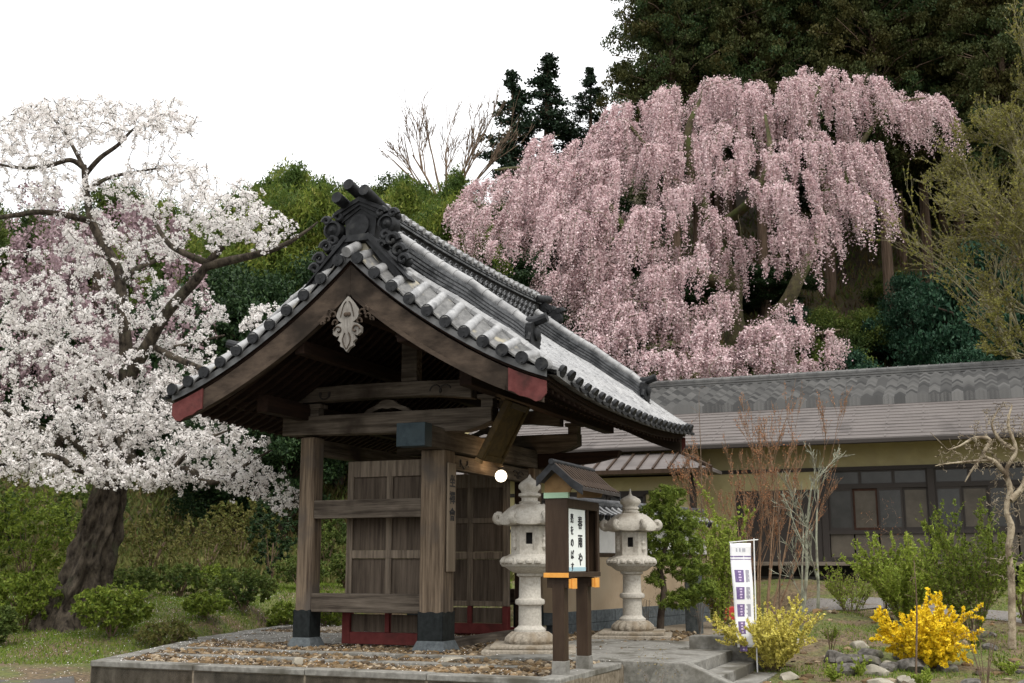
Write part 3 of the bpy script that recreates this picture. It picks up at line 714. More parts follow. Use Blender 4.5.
# ------------------------------------------------------------------ text
def text_mesh(name, s, size, mat, parent, loc, rot, ext=.003, line=1.0):
    cu = bpy.data.curves.new('t', 'FONT'); cu.body = s; cu.size = size; cu.align_x = 'CENTER'; cu.align_y = 'TOP'; cu.extrude = ext; cu.space_line = line; cu.offset = size*.014; cu.resolution_u = 3
    o = bpy.data.objects.new('t', cu); COL.objects.link(o)
    dg = bpy.context.evaluated_depsgraph_get(); me = bpy.data.meshes.new_from_object(o.evaluated_get(dg)); me.name = name
    bpy.data.objects.remove(o); me.materials.clear(); me.materials.append(mat)
    r = bpy.data.objects.new(name, me); COL.objects.link(r); r.parent = parent; r.location = loc; r.rotation_euler = rot; return r
# name board on the main post
nb = empty('name_board', L(.21,.02,1.17), -AA); tag(nb, 'narrow weathered wooden board with three black characters hung on the main post', 'sign')
M['board_wood'] = pmat('board_wood', (.16,.125,.09), (.27,.215,.155), 9, (2.4,2.4,.1), .85, .4)
m = MB(); m.box(0,.035,.06,.33,0,1.66); m.build('board', M['board_wood'], nb, bevel=.006)
text_mesh('lettering', '坐\n禪\n會', .21, M['ink'], nb, (.038,.195,1.47), (pi/2,0,pi/2), line=1.22)
# tilted plaque under the front eave
pq = empty('tilted_plaque', L(1.05,.35,3.3), -AA); tag(pq, 'dark gilt framed plaque tilted forward under the front eave of the gate', 'plaque')
def tl(x, y, z): c, s_ = cos(.5), sin(.5); return (x*c+z*s_, y, -x*s_+z*c)
m = MB(); m.hexa([tl(x,y,z) for z in (-.42,.42) for (x,y) in ((-.03,-.33),(.03,-.33),(.03,.33),(-.03,.33))]); m.build('board', M['gold'], pq, bevel=.01)
for nm_, lst in (('frame', [(-.5,.5,-.42,-.33)]),('frame', [(-.5,.5,.33,.42)]),('frame', [(.40,.5,-.33,.33)]),('frame', [(-.5,-.40,-.33,.33)])):
    m = MB()
    for z0, z1, y0, y1 in lst: m.hexa([tl(x,y,z) for z in (z0,z1) for (x,y) in ((-.05,y0),(.06,y0),(.06,y1),(-.05,y1))])
    m.build(nm_, M['brown_paint'] if z0 > -.45 else M['gold'], pq, bevel=.015)
for y in (-.38,.38): m = MB(); m.hexa([tl(x,y+dy,z) for z in (-.56,-.5) for (x,dy) in ((-.05,-.05),(.06,-.05),(.06,.05),(-.05,.05))]); m.build('frame_foot', M['dull_orange'], pq, bevel=.01)
# globe lamp
gl = empty('globe_lamp', L(.42,1.75,2.73), 0); tag(gl, 'small glowing white globe lamp hanging below the gate lintel', 'lamp')
m = MB(); m.lathe((0,0,0), [(.001,-.1)]+[(.1*cos(a), .1*sin(a)) for a in np.linspace(-1.4,1.4,13)]+[(.001,.1)], 24)
m.build('globe', flat('lit_glass', (1,.86,.62), .4, emit=3.2), gl, smooth=60)
m = MB(); m.lathe((0,0,.1), [(.05,0),(.05,.05),(.02,.07),(.012,.22)], 12); m.build('lamp_holder', M['thin_dark'], gl, smooth=40)
bl = bpy.data.lights.new('lamp_bulb', 'POINT'); bl.energy = 9; bl.color = (1,.62,.3); bl.shadow_soft_size = .1
bo = bpy.data.objects.new('lamp_bulb', bl); COL.objects.link(bo); bo.parent = gl; bo.location = (0,0,.32)
# ------------------------------------------------------------------ stone lanterns
def stone_lantern(loc, rz, label, top='flame', grp='stone lanterns'):
    t = empty('stone_lantern', loc, rz); tag(t, label, 'stone lantern', grp)
    G, W_ = M['granite'], M['granite_worn']
    m = MB(); m.box(-.68,.68,-.68,.68,-.05,.07); m.box(-.56,.56,-.56,.56,.0705,.13); m.build('plinth', W_, t, bevel=.02)
    def petals(k, amp): return lambda r, z, a: (r*(1+amp*abs(sin(k*a/2))), z)
    m = MB(); m.lathe((0,0,0), [(.33,.13),(.355,.17),(.34,.22),(.29,.27),(.25,.30)], 64, fn=petals(16,.1)); m.build('lotus_base', W_, t, smooth=50)
    m = MB(); m.lathe((0,0,0), [(.235,.30),(.235,.335),(.19,.37),(.172,.39),(.168,.66),(.175,.68),(.215,.695),(.225,.73),(.215,.765),(.175,.78),(.165,.80),(.160,1.09),(.175,1.10),(.2,1.115),(.2,1.15)], 28)
    m.build('shaft', G, t, smooth=35)
    m = MB(); m.lathe((0,0,0), [(.2,1.15),(.26,1.17),(.32,1.215),(.36,1.245)], 48, fn=petals(12,.07)); 
    m.lathe((0,0,0), [(.36,1.24),(.42,1.25),(.45,1.29),(.44,1.36),(.41,1.39),(.34,1.41),(.31,1.43)], 6, rot=0)
    for j in range(6):
        a = j*pi/3+pi/6; cx_, cy_ = .375*cos(a), .375*sin(a); tx, ty = -sin(a), cos(a)
        for q in (-.13,0,.13): m.lathe((cx_+tx*q, cy_+ty*q, 1.325), [(.02,-.045),(.058,-.02),(.06,.01),(.03,.04)], 8)
    m.build('middle_platform', G, t, smooth=35)
    # fire box
    m = MB(); R = .285
    for j in range(6):
        a0, a1 = j*pi/3, (j+1)*pi/3; A = Vector((R*cos(a0),R*sin(a0),0)); B = Vector((R*cos(a1),R*sin(a1),0)); n = Vector((cos(j*pi/3+pi/6),sin(j*pi/3+pi/6),0))
        def P(u, z, dep=0): v = A.lerp(B,u)-n*dep; return (v.x,v.y,z)
        za, zb = 1.43, 1.85
        if j % 3 == 1:
            u0, u1, q0, q1 = .33,.67,1.58,1.75
            m.add([P(0,za),P(1,za),P(1,zb),P(0,zb),P(u0,q0),P(u1,q0),P(u1,q1),P(u0,q1)], [(0,1,5,4),(1,2,6,5),(2,3,7,6),(3,0,4,7)])
            m.add([P(u0,q0),P(u1,q0),P(u1,q1),P(u0,q1),P(u0,q0,.1),P(u1,q0,.1),P(u1,q1,.1),P(u0,q1,.1)], [(0,1,5,4),(1,2,6,5),(2,3,7,6),(3,0,4,7)])
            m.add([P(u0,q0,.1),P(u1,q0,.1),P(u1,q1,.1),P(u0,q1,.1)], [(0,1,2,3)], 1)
            for (ua,ub,za_,zb_) in ((.2,.26,1.5,1.79),(.74,.8,1.5,1.79)): m.hexa([P(ua,za_,-.0),P(ub,za_,0),P(ub,za_,-.012),P(ua,za_,-.012),P(ua,zb_,0),P(ub,zb_,0),P(ub,zb_,-.012),P(ua,zb_,-.012)])
        else:
            m.add([P(0,za),P(1,za),P(1,zb),P(0,zb)], [(0,1,2,3)])
            c = P(.5,1.64); m.lathe((c[0],c[1],1.5), [(.03,0),(.055,.04),(.04,.1),(.055,.15),(.03,.19),(.04,.22),(.015,.27)], 8)
    m.build('fire_box', [G, M['pitch']], t)
    # roof with upturned scroll corners
    def hx(r, z, a):
        k = abs(cos(3*a)); c = k**6
        hexr = cos(pi/6)/cos(((a+pi/6) % (pi/3))-pi/6) if True else 1
        f = (r/.5)
        return r*(1+(hexr-1)*.0+.16*c*f*f+.0), z+.05*c*f*f*f
    m = MB(); m.lathe((0,0,0), [(.28,1.86),(.36,1.85),(.42,1.865),(.43,1.93),(.41,1.98),(.37,2.03),(.32,2.09),(.27,2.14),(.21,2.17),(.15,2.18)], 60, fn=hx)
    for j in range(6):
        a = j*pi/3; ca, sa = cos(a), sin(a)
        pts_ = []; rd = []
        for q in np.linspace(0,1,16):
            if q < .45: u = q/.45; rr, z = .33+.14*u, 1.95-.035*u
            else: u = (q-.45)/.55*4.6; rr, z = .47+.055*sin(u)*(1-u*.05), 1.97-.055*cos(u)
            pts_.append((rr*ca, rr*sa, z)); rd.append(.062 if q < .45 else .06-.014*q)
        m.tube(pts_, rd, 8)
        m.tube([(r_*ca, r_*sa, z) for r_, z in ((.2,2.17),(.27,2.11),(.33,2.03),(.40,1.98))], [.02,.022,.026,.03], 6)
    m.build('roof', G, t, smooth=45)
    m = MB(); 
    if top == 'flame': prof = [(.15,2.18),(.16,2.21),(.12,2.225),(.12,2.27),(.165,2.30),(.165,2.335),(.12,2.35),(.13,2.38),(.165,2.42),(.165,2.46),(.13,2.51),(.07,2.55),(.03,2.58),(.005,2.63)]
    else: prof = [(.15,2.18),(.16,2.21),(.13,2.225),(.13,2.25),(.15,2.255),(.15,2.28),(.13,2.285),(.13,2.31),(.17,2.35),(.185,2.39),(.17,2.43),(.10,2.475),(.04,2.50),(.022,2.53),(.012,2.62)]
    m.lathe((0,0,0), prof, 32, fn=petals(10,.05)); m.build('finial', G, t, smooth=50)
    return t
stone_lantern(L(1.48,.35,0), radians(-3), 'pale carved stone lantern with a flame shaped finial beside the near gate post', 'flame')
stone_lantern(L(1.95,4.15,0), radians(-9), 'pale carved stone lantern with a slender spike finial beside the small pine', 'spike')
# ------------------------------------------------------------------ notice board (gate frame; long side along the kerb)
nbd = empty('notice_board', L(3.14,-3.0,0), -AA)
tag(nbd, 'dark brown roofed notice board on two posts holding a white calligraphy sheet', 'notice board')
bt = M['brown_paint']
for y in (.0,.86):
    m = MB(); m.box(-.07,.08,y-.0,y+.15,.17,1.06); p_ = m.build('post', bt, nbd, bevel=.006)
    m = MB(); m.box(-.08,.09,y-.01,y+.16,-.05,.172); m.build('concrete_foot', M['slab'], p_, bevel=.005)
    m = MB(); m.box(-.14,.17,y+.01,y+.14,1.01,1.13); m.build('cross_arm', bt, p_, bevel=.004)
    m = MB(); m.box(.172,.19,y+.0,y+.16,1.0,1.12); m.box(.145,.171,y-.02,y+.18,1.005,1.115); m.build('orange_end', M['orange'], p_, bevel=.003)
m = MB(); m.box(-.15,.15,-.04,1.2,1.135,1.19); m.build('bottom_board', bt, nbd, bevel=.004)
m = MB(); m.box(-.155,.155,-.062,-.042,1.13,1.185); m.build('orange_end', M['orange'], nbd, bevel=.003)
m = MB(); m.box(-.14,.14,-.04,.02,1.192,2.06); m.box(-.14,.14,1.14,1.2,1.192,2.06); m.box(-.14,-.1,.021,1.139,1.192,2.06); m.box(-.0995,.14,.021,1.139,1.95,2.06); m.build('case', bt, nbd, bevel=.005)
m = MB()
for a, b in ((1.10,1.138),(.72,.75)): m.box(.115,.145,a,b,1.192,1.949)
m.build('window_frame', bt, nbd, bevel=.003)
m = MB(); m.box(.10,.115,.03,.70,1.2,1.945); pp = m.build('paper_sheet', M['paper'], nbd)
text_mesh('lettering', '春\n雨\nや', .17, M['ink'], pp, (.118,.50,1.86), (pi/2,0,pi/2), line=1.3)
text_mesh('lettering', '蓬\nを\nの\nば\nす', .115, M['ink'], pp, (.118,.20,1.88), (pi/2,0,pi/2), line=1.25)
m = MB(); m.box(.1155,.118,.03,.70,1.205,1.25); m.build('blue_margin', flat('pale_blue_print', (.35,.52,.58), .7), pp)
M['glassd'] = flat('dark_glass', (.02,.022,.02), .08)
# backing board that closes the right half
m = MB(); m.box(-.098,-.06,.6,1.138,1.2,1.94); m.build('cork_panel', pmat('dark_green_felt', (.018,.028,.014), (.05,.06,.03), 9, (1,1,1), .9, .2), nbd)
# board roof: asymmetric little gable, ridge along the board
M['board_roof'] = pmat('dark_sheet_roof', (.03,.026,.024), (.06,.053,.048), 8, (1,1,1), .5, .1)
def rprof(s): return [(0,2.44),(.12,2.34),(.24,2.23),(.38,2.14)] if s > 0 else [(0,2.44),(-.07,2.37),(-.13,2.31),(-.2,2.25)]
for s in (1,-1):
    m = MB(); P_ = rprof(s)
    m.sweep([(-.16,0),(1.34,0),(1.34,.04),(-.16,.04)], [(lambda u,v,p=p: (p[0], u, p[1]+v)) for p in P_])
    rf = m.build('roof', M['board_roof'], nbd, bevel=0)
    m = MB()
    for i in range(13):
        y = -.13+i*.1195
        m.tube([(p[0], y, p[1]+.05) for p in P_], .013, 5)
    m.build('batten', M['brown_paint'], rf)
    for yv in (-.18, 1.34):
        m = MB(); m.sweep([(yv,-.05),(yv+.03,-.05),(yv+.03,.055),(yv,.055)], [(lambda u,v,p=p: (p[0], u, p[1]+v)) for p in P_]); m.build('verge_board', M['tiledk'], rf)
m = MB(); m.tube([(0,-.2,2.49),(0,1.38,2.49)], .035, 10); m.build('ridge_cap', M['tiledk'], nbd, smooth=40)
m = MB(); m.prism([(-.15,-.02,2.13),(.17,-.02,2.13),(.2,-.02,2.2),(0,-.02,2.38),(-.15,-.02,2.25)], (0,.03,0)); m.build('gable_panel', M['dull_orange'], nbd)
m = MB(); m.prism([(-.15,1.17,2.13),(.17,1.17,2.13),(.2,1.17,2.2),(0,1.17,2.38),(-.15,1.17,2.25)], (0,.03,0)); m.build('gable_panel', M['dull_orange'], nbd)
m = MB(); m.box(-.15,.16,-.055,-.0,2.062,2.128); m.build('verdigris_beam', [M['verd']], nbd)
# ------------------------------------------------------------------ plaster garden wall beyond the gate
gw = empty('garden_wall', L(.42,4.28,0), -AA-math.atan2(1.30,6.7))
tag(gw, 'tan and white plaster wall with blue grey stone base and grey tiled coping', 'wall')
LW = 7.0
m = MB()
for i in range(9):
    for k in range(3):
        a = i*LW/9+(k%2)*.3; m.box(-.36,.02,max(0,a)+.004,min(LW,a+LW/9)-.004,-.3+k*.235,-.3+(k+1)*.235-.006)
m.build('stone_base', M['base_stone'], gw, bevel=.008)
m = MB(); m.box(-.32,-.02,0,LW,.40,1.42); m.build('tan_plaster', M['tan'], gw)
m = MB(); m.box(-.33,-.01,0,LW,1.42,1.5); m.build('timber_band', M['brown_paint'], gw)
m = MB(); m.box(-.32,-.02,0,LW,1.5,2.08); m.build('white_plaster', M['white'], gw)
m = MB()
for s in (1,-1):
    m.sweep([(-.05,0),(LW+.12,0),(LW+.12,.05),(-.05,.05)], [(lambda u,v,p=p: (-.17+s*p[0], u, p[1]+v)) for p in ((0,2.36),(.22,2.22),(.42,2.13))])
cp = m.build('coping', M['tile'], gw)
m = MB()
for i in range(int(LW/.26)+1):
    y = .05+i*.26
    for s in (1,-1):
        m.tube([(-.17+s*p[0], y, p[1]+.06) for p in ((.03,2.36),(.22,2.22),(.42,2.13))], .06, 8)
        m.tube([(-.17+s*.41, y, 2.19),(-.17+s*.46, y, 2.165)], [.072,.072], 10, 1)
m.build('cover_tile', [M['tile'], M['tiledk']], cp, smooth=40)
m = MB(); m.sweep([(-.06,0),(LW+.14,0),(LW+.14,.05),(-.06,.05)], [(lambda u,v,p=p: (p[0], u, p[1]+v)) for p in ((-.3,2.38),(-.3,2.44),(-.04,2.44),(-.04,2.38))]); 
m.tube([(-.17,-.08,2.50),(-.17,LW+.16,2.50)], .07, 10); m.build('coping_ridge', M['tileedge'], cp, smooth=40)
pp_ = MB(); pp_.box(-.14,.14,-.16,.16,-.3,1.15); pp_.box(-.17,.17,-.19,.19,1.151,1.22)
q = pp_.build('stone_post', pmat('dark_stone', (.035,.04,.04), (.10,.11,.11), 9, (1,1,1), .7, .3), None, bevel=.02); q.location = L(2.55,6.3,0); q.rotation_euler = (0,0,-AA); tag(q, 'dark square stone post standing behind the small garden pine', 'post')
# ------------------------------------------------------------------ temple hall (gate frame orientation)
hall = empty('temple_hall', L(0,16,.85), -AA)
tag(hall, 'long single storey temple hall with grey tile and brown metal roof behind the garden', 'building')
HX0, HX1 = -7.0, 16.0
GLm = pmat('curtained_glass', (.028,.028,.025), (.05,.049,.045), 2, (1,1,1), .25, 0, spec=.4)
M['shoji'] = pmat('curtained_glass_pale', (.07,.06,.047), (.11,.095,.075), 2, (1,1,1), .3, 0)
TW = M['thin_dark']
m = MB(); m.box(HX0,HX1,0,.15,2.95,3.75); m.build('upper_wall', M['cream'], hall)
m = MB(); m.box(HX0,3.8,-.04,.14,.1,2.879); m.build('side_wall', M['cream'], hall)
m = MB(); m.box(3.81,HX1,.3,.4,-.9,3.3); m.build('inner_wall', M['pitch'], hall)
m = MB(); m.box(HX0,HX1,.16,8.8,-.3,3.3); m.build('wall', M['cream'], hall) if False else None
m = MB(); m.box(HX0,HX0+.15,0,8.8,-.3,4.6); m.box(HX1-.15,HX1,0,8.8,-.3,4.6); m.box(HX0,HX1,8.65,8.8,-.3,3.3); m.build('end_wall', M['cream'], hall)
# dark sheet put in for the shade of an opening at left
m = MB(); m.box(1.5,3.8,-.08,-.045,.1,2.4); m.build('dark_opening_sheet', TW, hall)
m = MB(); m.box(HX0,HX1,-.08,.2,2.88,2.98); m.build('wall_plate', TW, hall)
# bays
px_ = [3.9,6.62,9.34,12.06,14.78]
for x in px_: m = MB(); m.box(x-.09,x+.09,-.12,.1,-.5,2.88); m.build('pillar', TW, hall, bevel=.01)
for x in px_[:-1]:
    a, b = x+.09, x+2.63
    m = MB(); m.box(a,b,-.06,.04,2.4,2.5); m.box(a,b,-.1,.05,1.2,1.3); m.box(a,b,-.1,.05,.5,.6)
    m.build('rail', TW, hall)
    n = 3
    for i in range(n):   # transom
        u0, u1 = a+(b-a)*i/n, a+(b-a)*(i+1)/n
        f = MB(); f.box(u0,u0+.04,-.04,.02,2.5,2.88); f.box(u1-.04,u1,-.04,.02,2.5,2.88); f.box(u0+.04,u1-.04,-.04,.02,2.84,2.88); f.box(u0+.04,u1-.04,-.04,.02,2.5,2.53)
        f = f.build('transom_window', TW, hall); g = MB(); g.box(u0+.04,u1-.04,-.012,-.004,2.53,2.84); g.build('pane', GLm, f)
    n = 4
    for i in range(n):   # sliding doors
        u0, u1 = a+(b-a)*i/n, a+(b-a)*(i+1)/n; yy = -.03+.045*(i%2)
        f = MB(); f.box(u0,u0+.05,yy-.02,yy+.02,1.3,2.4); f.box(u1-.05,u1,yy-.02,yy+.02,1.3,2.4); f.box(u0+.05,u1-.05,yy-.02,yy+.02,2.34,2.4); f.box(u0+.05,u1-.05,yy-.02,yy+.02,1.3,1.37)
        f = f.build('sliding_door', pmat('red_brown_timber%d'%i, (.035,.018,.012), (.06,.03,.02), 6) if i == 1 and x < 4 else TW, hall); g = MB(); g.box(u0+.05,u1-.05,yy-.006,yy+.002,1.37,2.34); g.build('pane', M['shoji'] if i % 2 else GLm, f)
        h = MB(); h.box(u0+.02,u1-.02,-.05,-.02,.6,1.2); h.build('skirt_panel', M['shoji'], hall)
# veranda and foundation
m = MB(); m.box(1.6,HX1,-.95,-.13,.38,.48); m.build('veranda', pmat('grey_deck', (.10,.08,.06), (.18,.15,.12), 6, (.2,3,1), .8, .3), hall, bevel=.01)
for x in np.arange(2,HX1,1.36): m = MB(); m.box(x-.05,x+.05,-.9,-.8,-.7,.379); m.build('veranda_post', TW, hall)
m = MB(); m.box(HX0,3.8,.0,.2,-.9,.1); m.build('foundation', M['slab'], hall)
# roof: metal skirt below, tiles above
def slope(y0, z0, y1, z1, x0, x1, th=.08):
    return [(x0,y0,z0),(x1,y0,z0),(x1,y1,z1),(x0,y1,z1),(x0,y0,z0+th),(x1,y0,z0+th),(x1,y1,z1+th),(x0,y1,z1+th)]
def rz_(y): return 3.58+(y+1.2)*.47            # eave at y=-1.2
M['metal_roof'] = pmat('brown_metal_roof', (.085,.073,.067), (.135,.118,.109), 3, (.3,3,3), .65, .1, (.07,.06,.055), 1.2, .55, spec=.4)
M['roof_tile'] = pmat('weathered_roof_tile', (.05,.049,.047), (.11,.107,.10), 3, (1,1,1), .45, .0, (.045,.043,.04), 1, .6, spec=.5)
m = MB()
nrow = 11; ya, yb = -1.2, 1.35
for i in range(nrow):
    a = ya+(yb-ya)*i/nrow; b = ya+(yb-ya)*(i+1)/nrow+.03
    m.hexa([(HX0-.6,a,rz_(a)+.02),(HX1+.6,a,rz_(a)+.02),(HX1+.6,b,rz_(b)-.0),(HX0-.6,b,rz_(b)-.0),(HX0-.6,a,rz_(a)+.055),(HX1+.6,a,rz_(a)+.055),(HX1+.6,b,rz_(b)+.03),(HX0-.6,b,rz_(b)+.03)])
for i in range(nrow):       # staggered vertical joints
    a = ya+(yb-ya)*i/nrow+.01; b = a+(yb-ya)/nrow-.02
    x = HX0+(i%2)*.9
    while x < HX1: m.hexa([(x,a,rz_(a)+.05),(x+.05,a,rz_(a)+.05),(x+.05,b,rz_(b)+.03),(x,b,rz_(b)+.03),(x,a,rz_(a)+.066),(x+.05,a,rz_(a)+.066),(x+.05,b,rz_(b)+.046),(x,b,rz_(b)+.046)]); x += 1.8
m.build('metal_roof', M['metal_roof'], hall)
m = MB(); m.hexa(slope(-1.22,3.48,.3,4.18,HX0-.55,HX1+.55,.08)); m.build('eave_soffit', pmat('soffit_board', (.10,.08,.05), (.16,.13,.09), 5, (.2,3,1)), hall)
m = MB(); m.box(HX0-.6,HX1+.6,-1.3,-1.19,3.48,3.6); m.build('gutter', TW, hall, bevel=.02)
# tiles: wavy courses, modelled
yt0, yt1 = 1.3, 4.5; zt = lambda y: rz_(1.35)+.12+(y-1.3)*.345
per = .3; nc = 12; xs = np.arange(HX0-.6, HX1+.6, per/8)
def tile_tone():  # random tone per tile stands in for dark gaps between tiles
    m, nt, b = nodemat('hall_tile_tone'); N = nt.nodes.new; K = nt.links.new
    tc = N('ShaderNodeTexCoord'); mp = N('ShaderNodeMapping'); mp.inputs[1].default_value = ((.6-HX0)/per+.5, -yt0*nc/(yt1-yt0), 0); mp.inputs[3].default_value = (1/per, nc/(yt1-yt0), 0)
    K(tc.outputs['Object'], mp.inputs[0]); fl = N('ShaderNodeVectorMath'); fl.operation = 'FLOOR'; K(mp.outputs[0], fl.inputs[0])
    wn = N('ShaderNodeTexWhiteNoise'); K(fl.outputs[0], wn.inputs[0]); r = N('ShaderNodeValToRGB'); r.color_ramp.elements[0].color = (.04,.039,.037,1); r.color_ramp.elements[1].color = (.14,.136,.128,1)
    K(wn.outputs[0], r.inputs[0]); K(r.outputs[0], b.inputs['Base Color']); b.inputs['Roughness'].default_value = .45; return m
M['hall_tile'] = tile_tone()
for sgn in (1,-1):
    vs = []; ys_ = []
    for c in range(nc):
        a = yt0+(yt1-yt0)*c/nc; b = yt0+(yt1-yt0)*(c+1)/nc; ys_ += [(a,.10),(b-.003,.0)]
    ph = (xs-xs[0])/per
    wv = .075*(.5+.5*np.cos(2*np.pi*ph))
    A = []
    for (y, dz) in ys_:
        yy = y if sgn == 1 else 2*yt1-y
        A.append(np.stack([xs, np.full_like(xs, yy), zt(y)+dz+wv], 1))
    A = np.concatenate(A); n = len(xs)
    mm = MB(); mm.add(A.tolist(), [(i*n+j,i*n+j+1,(i+1)*n+j+1,(i+1)*n+j) for i in range(len(ys_)-1) for j in range(n-1)])
    if sgn == 1: mm.add([tuple(p) for p in A[:n]]+[(x,yt0+.0,zt(yt0)-.1) for x in xs], [(j,j+1,n+j+1,n+j) for j in range(n-1)])
    mm.build('tile_roof', M['hall_tile'], hall)
m = MB(); m.sweep(layers(.34,.2,3), [(lambda u,v,x=x: (x, yt1+u, zt(yt1)+v)) for x in (HX0-.6,HX1+.6)])
m.tube([(HX0-.7,yt1,zt(yt1)+.25),(HX1+.7,yt1,zt(yt1)+.25)], .1, 10)
x = HX0-.5
while x < HX1+.5: m.tube([(x,yt1,zt(yt1)+.255),(x+.03,yt1,zt(yt1)+.255)], .115, 10); x += .3
m.build('roof_ridge', M['roof_tile'], hall)
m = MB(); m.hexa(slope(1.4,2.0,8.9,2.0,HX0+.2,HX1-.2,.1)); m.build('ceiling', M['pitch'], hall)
m = MB(); m.prism([(HX0+.1,-.1,3.3),(HX0+.1,8.9,3.3),(HX0+.1,4.5,5.9)], (.1,0,0)); m.prism([(HX1-.2,-.1,3.3),(HX1-.2,8.9,3.3),(HX1-.2,4.5,5.9)], (.1,0,0)); m.build('gable_wall', M['cream'], hall)
# annexe with standing-seam pent roof on the left
ax0, ax1 = -6.5, 1.0
m = MB(); m.box(ax0,ax1-.3,-1.6,-1.45,-.4,2.75); aw = m.build('annexe_wall', M['cream'], hall); m = MB(); m.box(ax1-.45,ax1-.3,-1.45,-.02,-.4,2.75); m.build('annexe_side', M['cream'], aw)
m = MB(); m.box(ax0,ax1-.28,-1.64,-1.44,2.28,2.38); m.box(ax0,ax1-.28,-1.63,-1.45,1.3,1.38); m.box(ax1-.4,ax1-.26,-1.66,-1.44,-.4,2.75); m.box(ax1-1.0,ax1-.9,-1.63,-1.45,-.4,2.3); m.build('annexe_timber', TW, aw)
f = MB(); 
for a, b in ((-2.8,-1.72),(-1.7,-.62)): 
    f.box(a,a+.06,-1.68,-1.6,1.4,2.28); f.box(b-.06,b,-1.68,-1.6,1.4,2.28); f.box(a,b,-1.68,-1.6,1.4,1.46); f.box(a,b,-1.68,-1.6,2.22,2.28); f.box((a+b)/2-.02,(a+b)/2+.02,-1.67,-1.6,1.46,2.22); f.box(a+.06,b-.06,-1.66,-1.6,1.83,1.87)
f = f.build('window', TW, aw); g = MB(); g.box(-2.74,-.68,-1.615,-1.605,1.45,2.23); g.build('pane', M['glassd'], f)
m = MB(); e0, e1_ = 2.88, 3.42
m.add([(ax0,-2.4,e0),(ax1+.35,-2.4,e0),(ax1-.75,-1.15,e1_),(ax0,-1.15,e1_),(ax1+.35,-1.0,e0)], [(0,1,2,3),(1,4,2)])
m.add([(ax0,-2.4,e0-.08),(ax1+.35,-2.4,e0-.08),(ax1+.35,-1.0,e0-.08),(ax0,-1.0,e0-.08)], [(0,1,2,3)])
m.add([(ax0,-2.4,e0),(ax1+.35,-2.4,e0),(ax1+.35,-2.4,e0-.08),(ax0,-2.4,e0-.08),(ax1+.35,-1,e0),(ax1+.35,-1,e0-.08)], [(0,1,2,3),(1,4,5,2)])
ar = m.build('annexe_roof', M['metal_roof'], hall)
m = MB(); x = ax0
while x < ax1+.2:
    t = min(1, max(0, (ax1+.35-x)/1.1)); m.bar((x,-2.41,e0+.02),(x,-2.41+1.25*t,e0+.02+.54*t),.05,.06); x += .42
m.bar((ax1+.37,-2.42,e0+.02),(ax1-.75,-1.15,e1_+.03),.09,.08); m.box(ax0,ax1+.4,-2.46,-2.39,e0-.1,e0+.01); m.build('standing_seam', M['brown_paint'], ar)
# ================================================================== planting
def tubes_np(name, polys, mat, parent, n=5, base=(0,0,0)):
    """many branches: list of (points, radii)"""
    V = []; Fc = []; b0 = 0; bx_, by_, bz_ = base
    cs = [(cos(2*pi*j/n), sin(2*pi*j/n)) for j in range(n)]
    for pts, rad in polys:
        k = len(pts)
        if k < 2: continue
        nn = n if rad[0] > .02 else 3
        px = None
        for i in range(k):
            a = pts[max(i-1,0)]; c = pts[min(i+1,k-1)]
            d = Vector((c[0]-a[0], c[1]-a[1], c[2]-a[2]))
            if d.length < 1e-7: d = Vector((0,0,1))
            d.normalize()
            x = (px-d*px.dot(d)) if px is not None else d.orthogonal()
            if x.length < 1e-6: x = d.orthogonal()
            x.normalize(); px = x; y = d.cross(x); r = rad[i]; p = pts[i]
            for j in range(nn):
                cc, ss = (cs[j] if nn == n else (cos(2*pi*j/3), sin(2*pi*j/3)))
                V.append((p[0]-bx_+(x.x*cc+y.x*ss)*r, p[1]-by_+(x.y*cc+y.y*ss)*r, p[2]-bz_+(x.z*cc+y.z*ss)*r))
        for i in range(k-1):
            for j in range(nn):
                j2 = (j+1) % nn; Fc.append((b0+i*nn+j, b0+i*nn+j2, b0+(i+1)*nn+j2, b0+(i+1)*nn+j))
        b0 += k*nn
    me = bpy.data.meshes.new(name); me.from_pydata(V, [], Fc); me.materials.append(mat)
    me.polygons.foreach_set('use_smooth', [True]*len(Fc))
    o = bpy.data.objects.new(name, me); COL.objects.link(o)
    if parent: o.parent = parent
    return o
def smooth_poly(pts, k=4):
    P = [np.array(p, float) for p in pts]; out = []
    for i in range(len(P)-1):
        p0 = P[max(i-1,0)]; p1 = P[i]; p2 = P[i+1]; p3 = P[min(i+2,len(P)-1)]
        for t in np.linspace(0,1,k,endpoint=False):
            out.append(.5*((2*p1)+(-p0+p2)*t+(2*p0-5*p1+4*p2-p3)*t*t+(-p0+3*p1-3*p2+p3)*t**3))
    out.append(P[-1]); return out
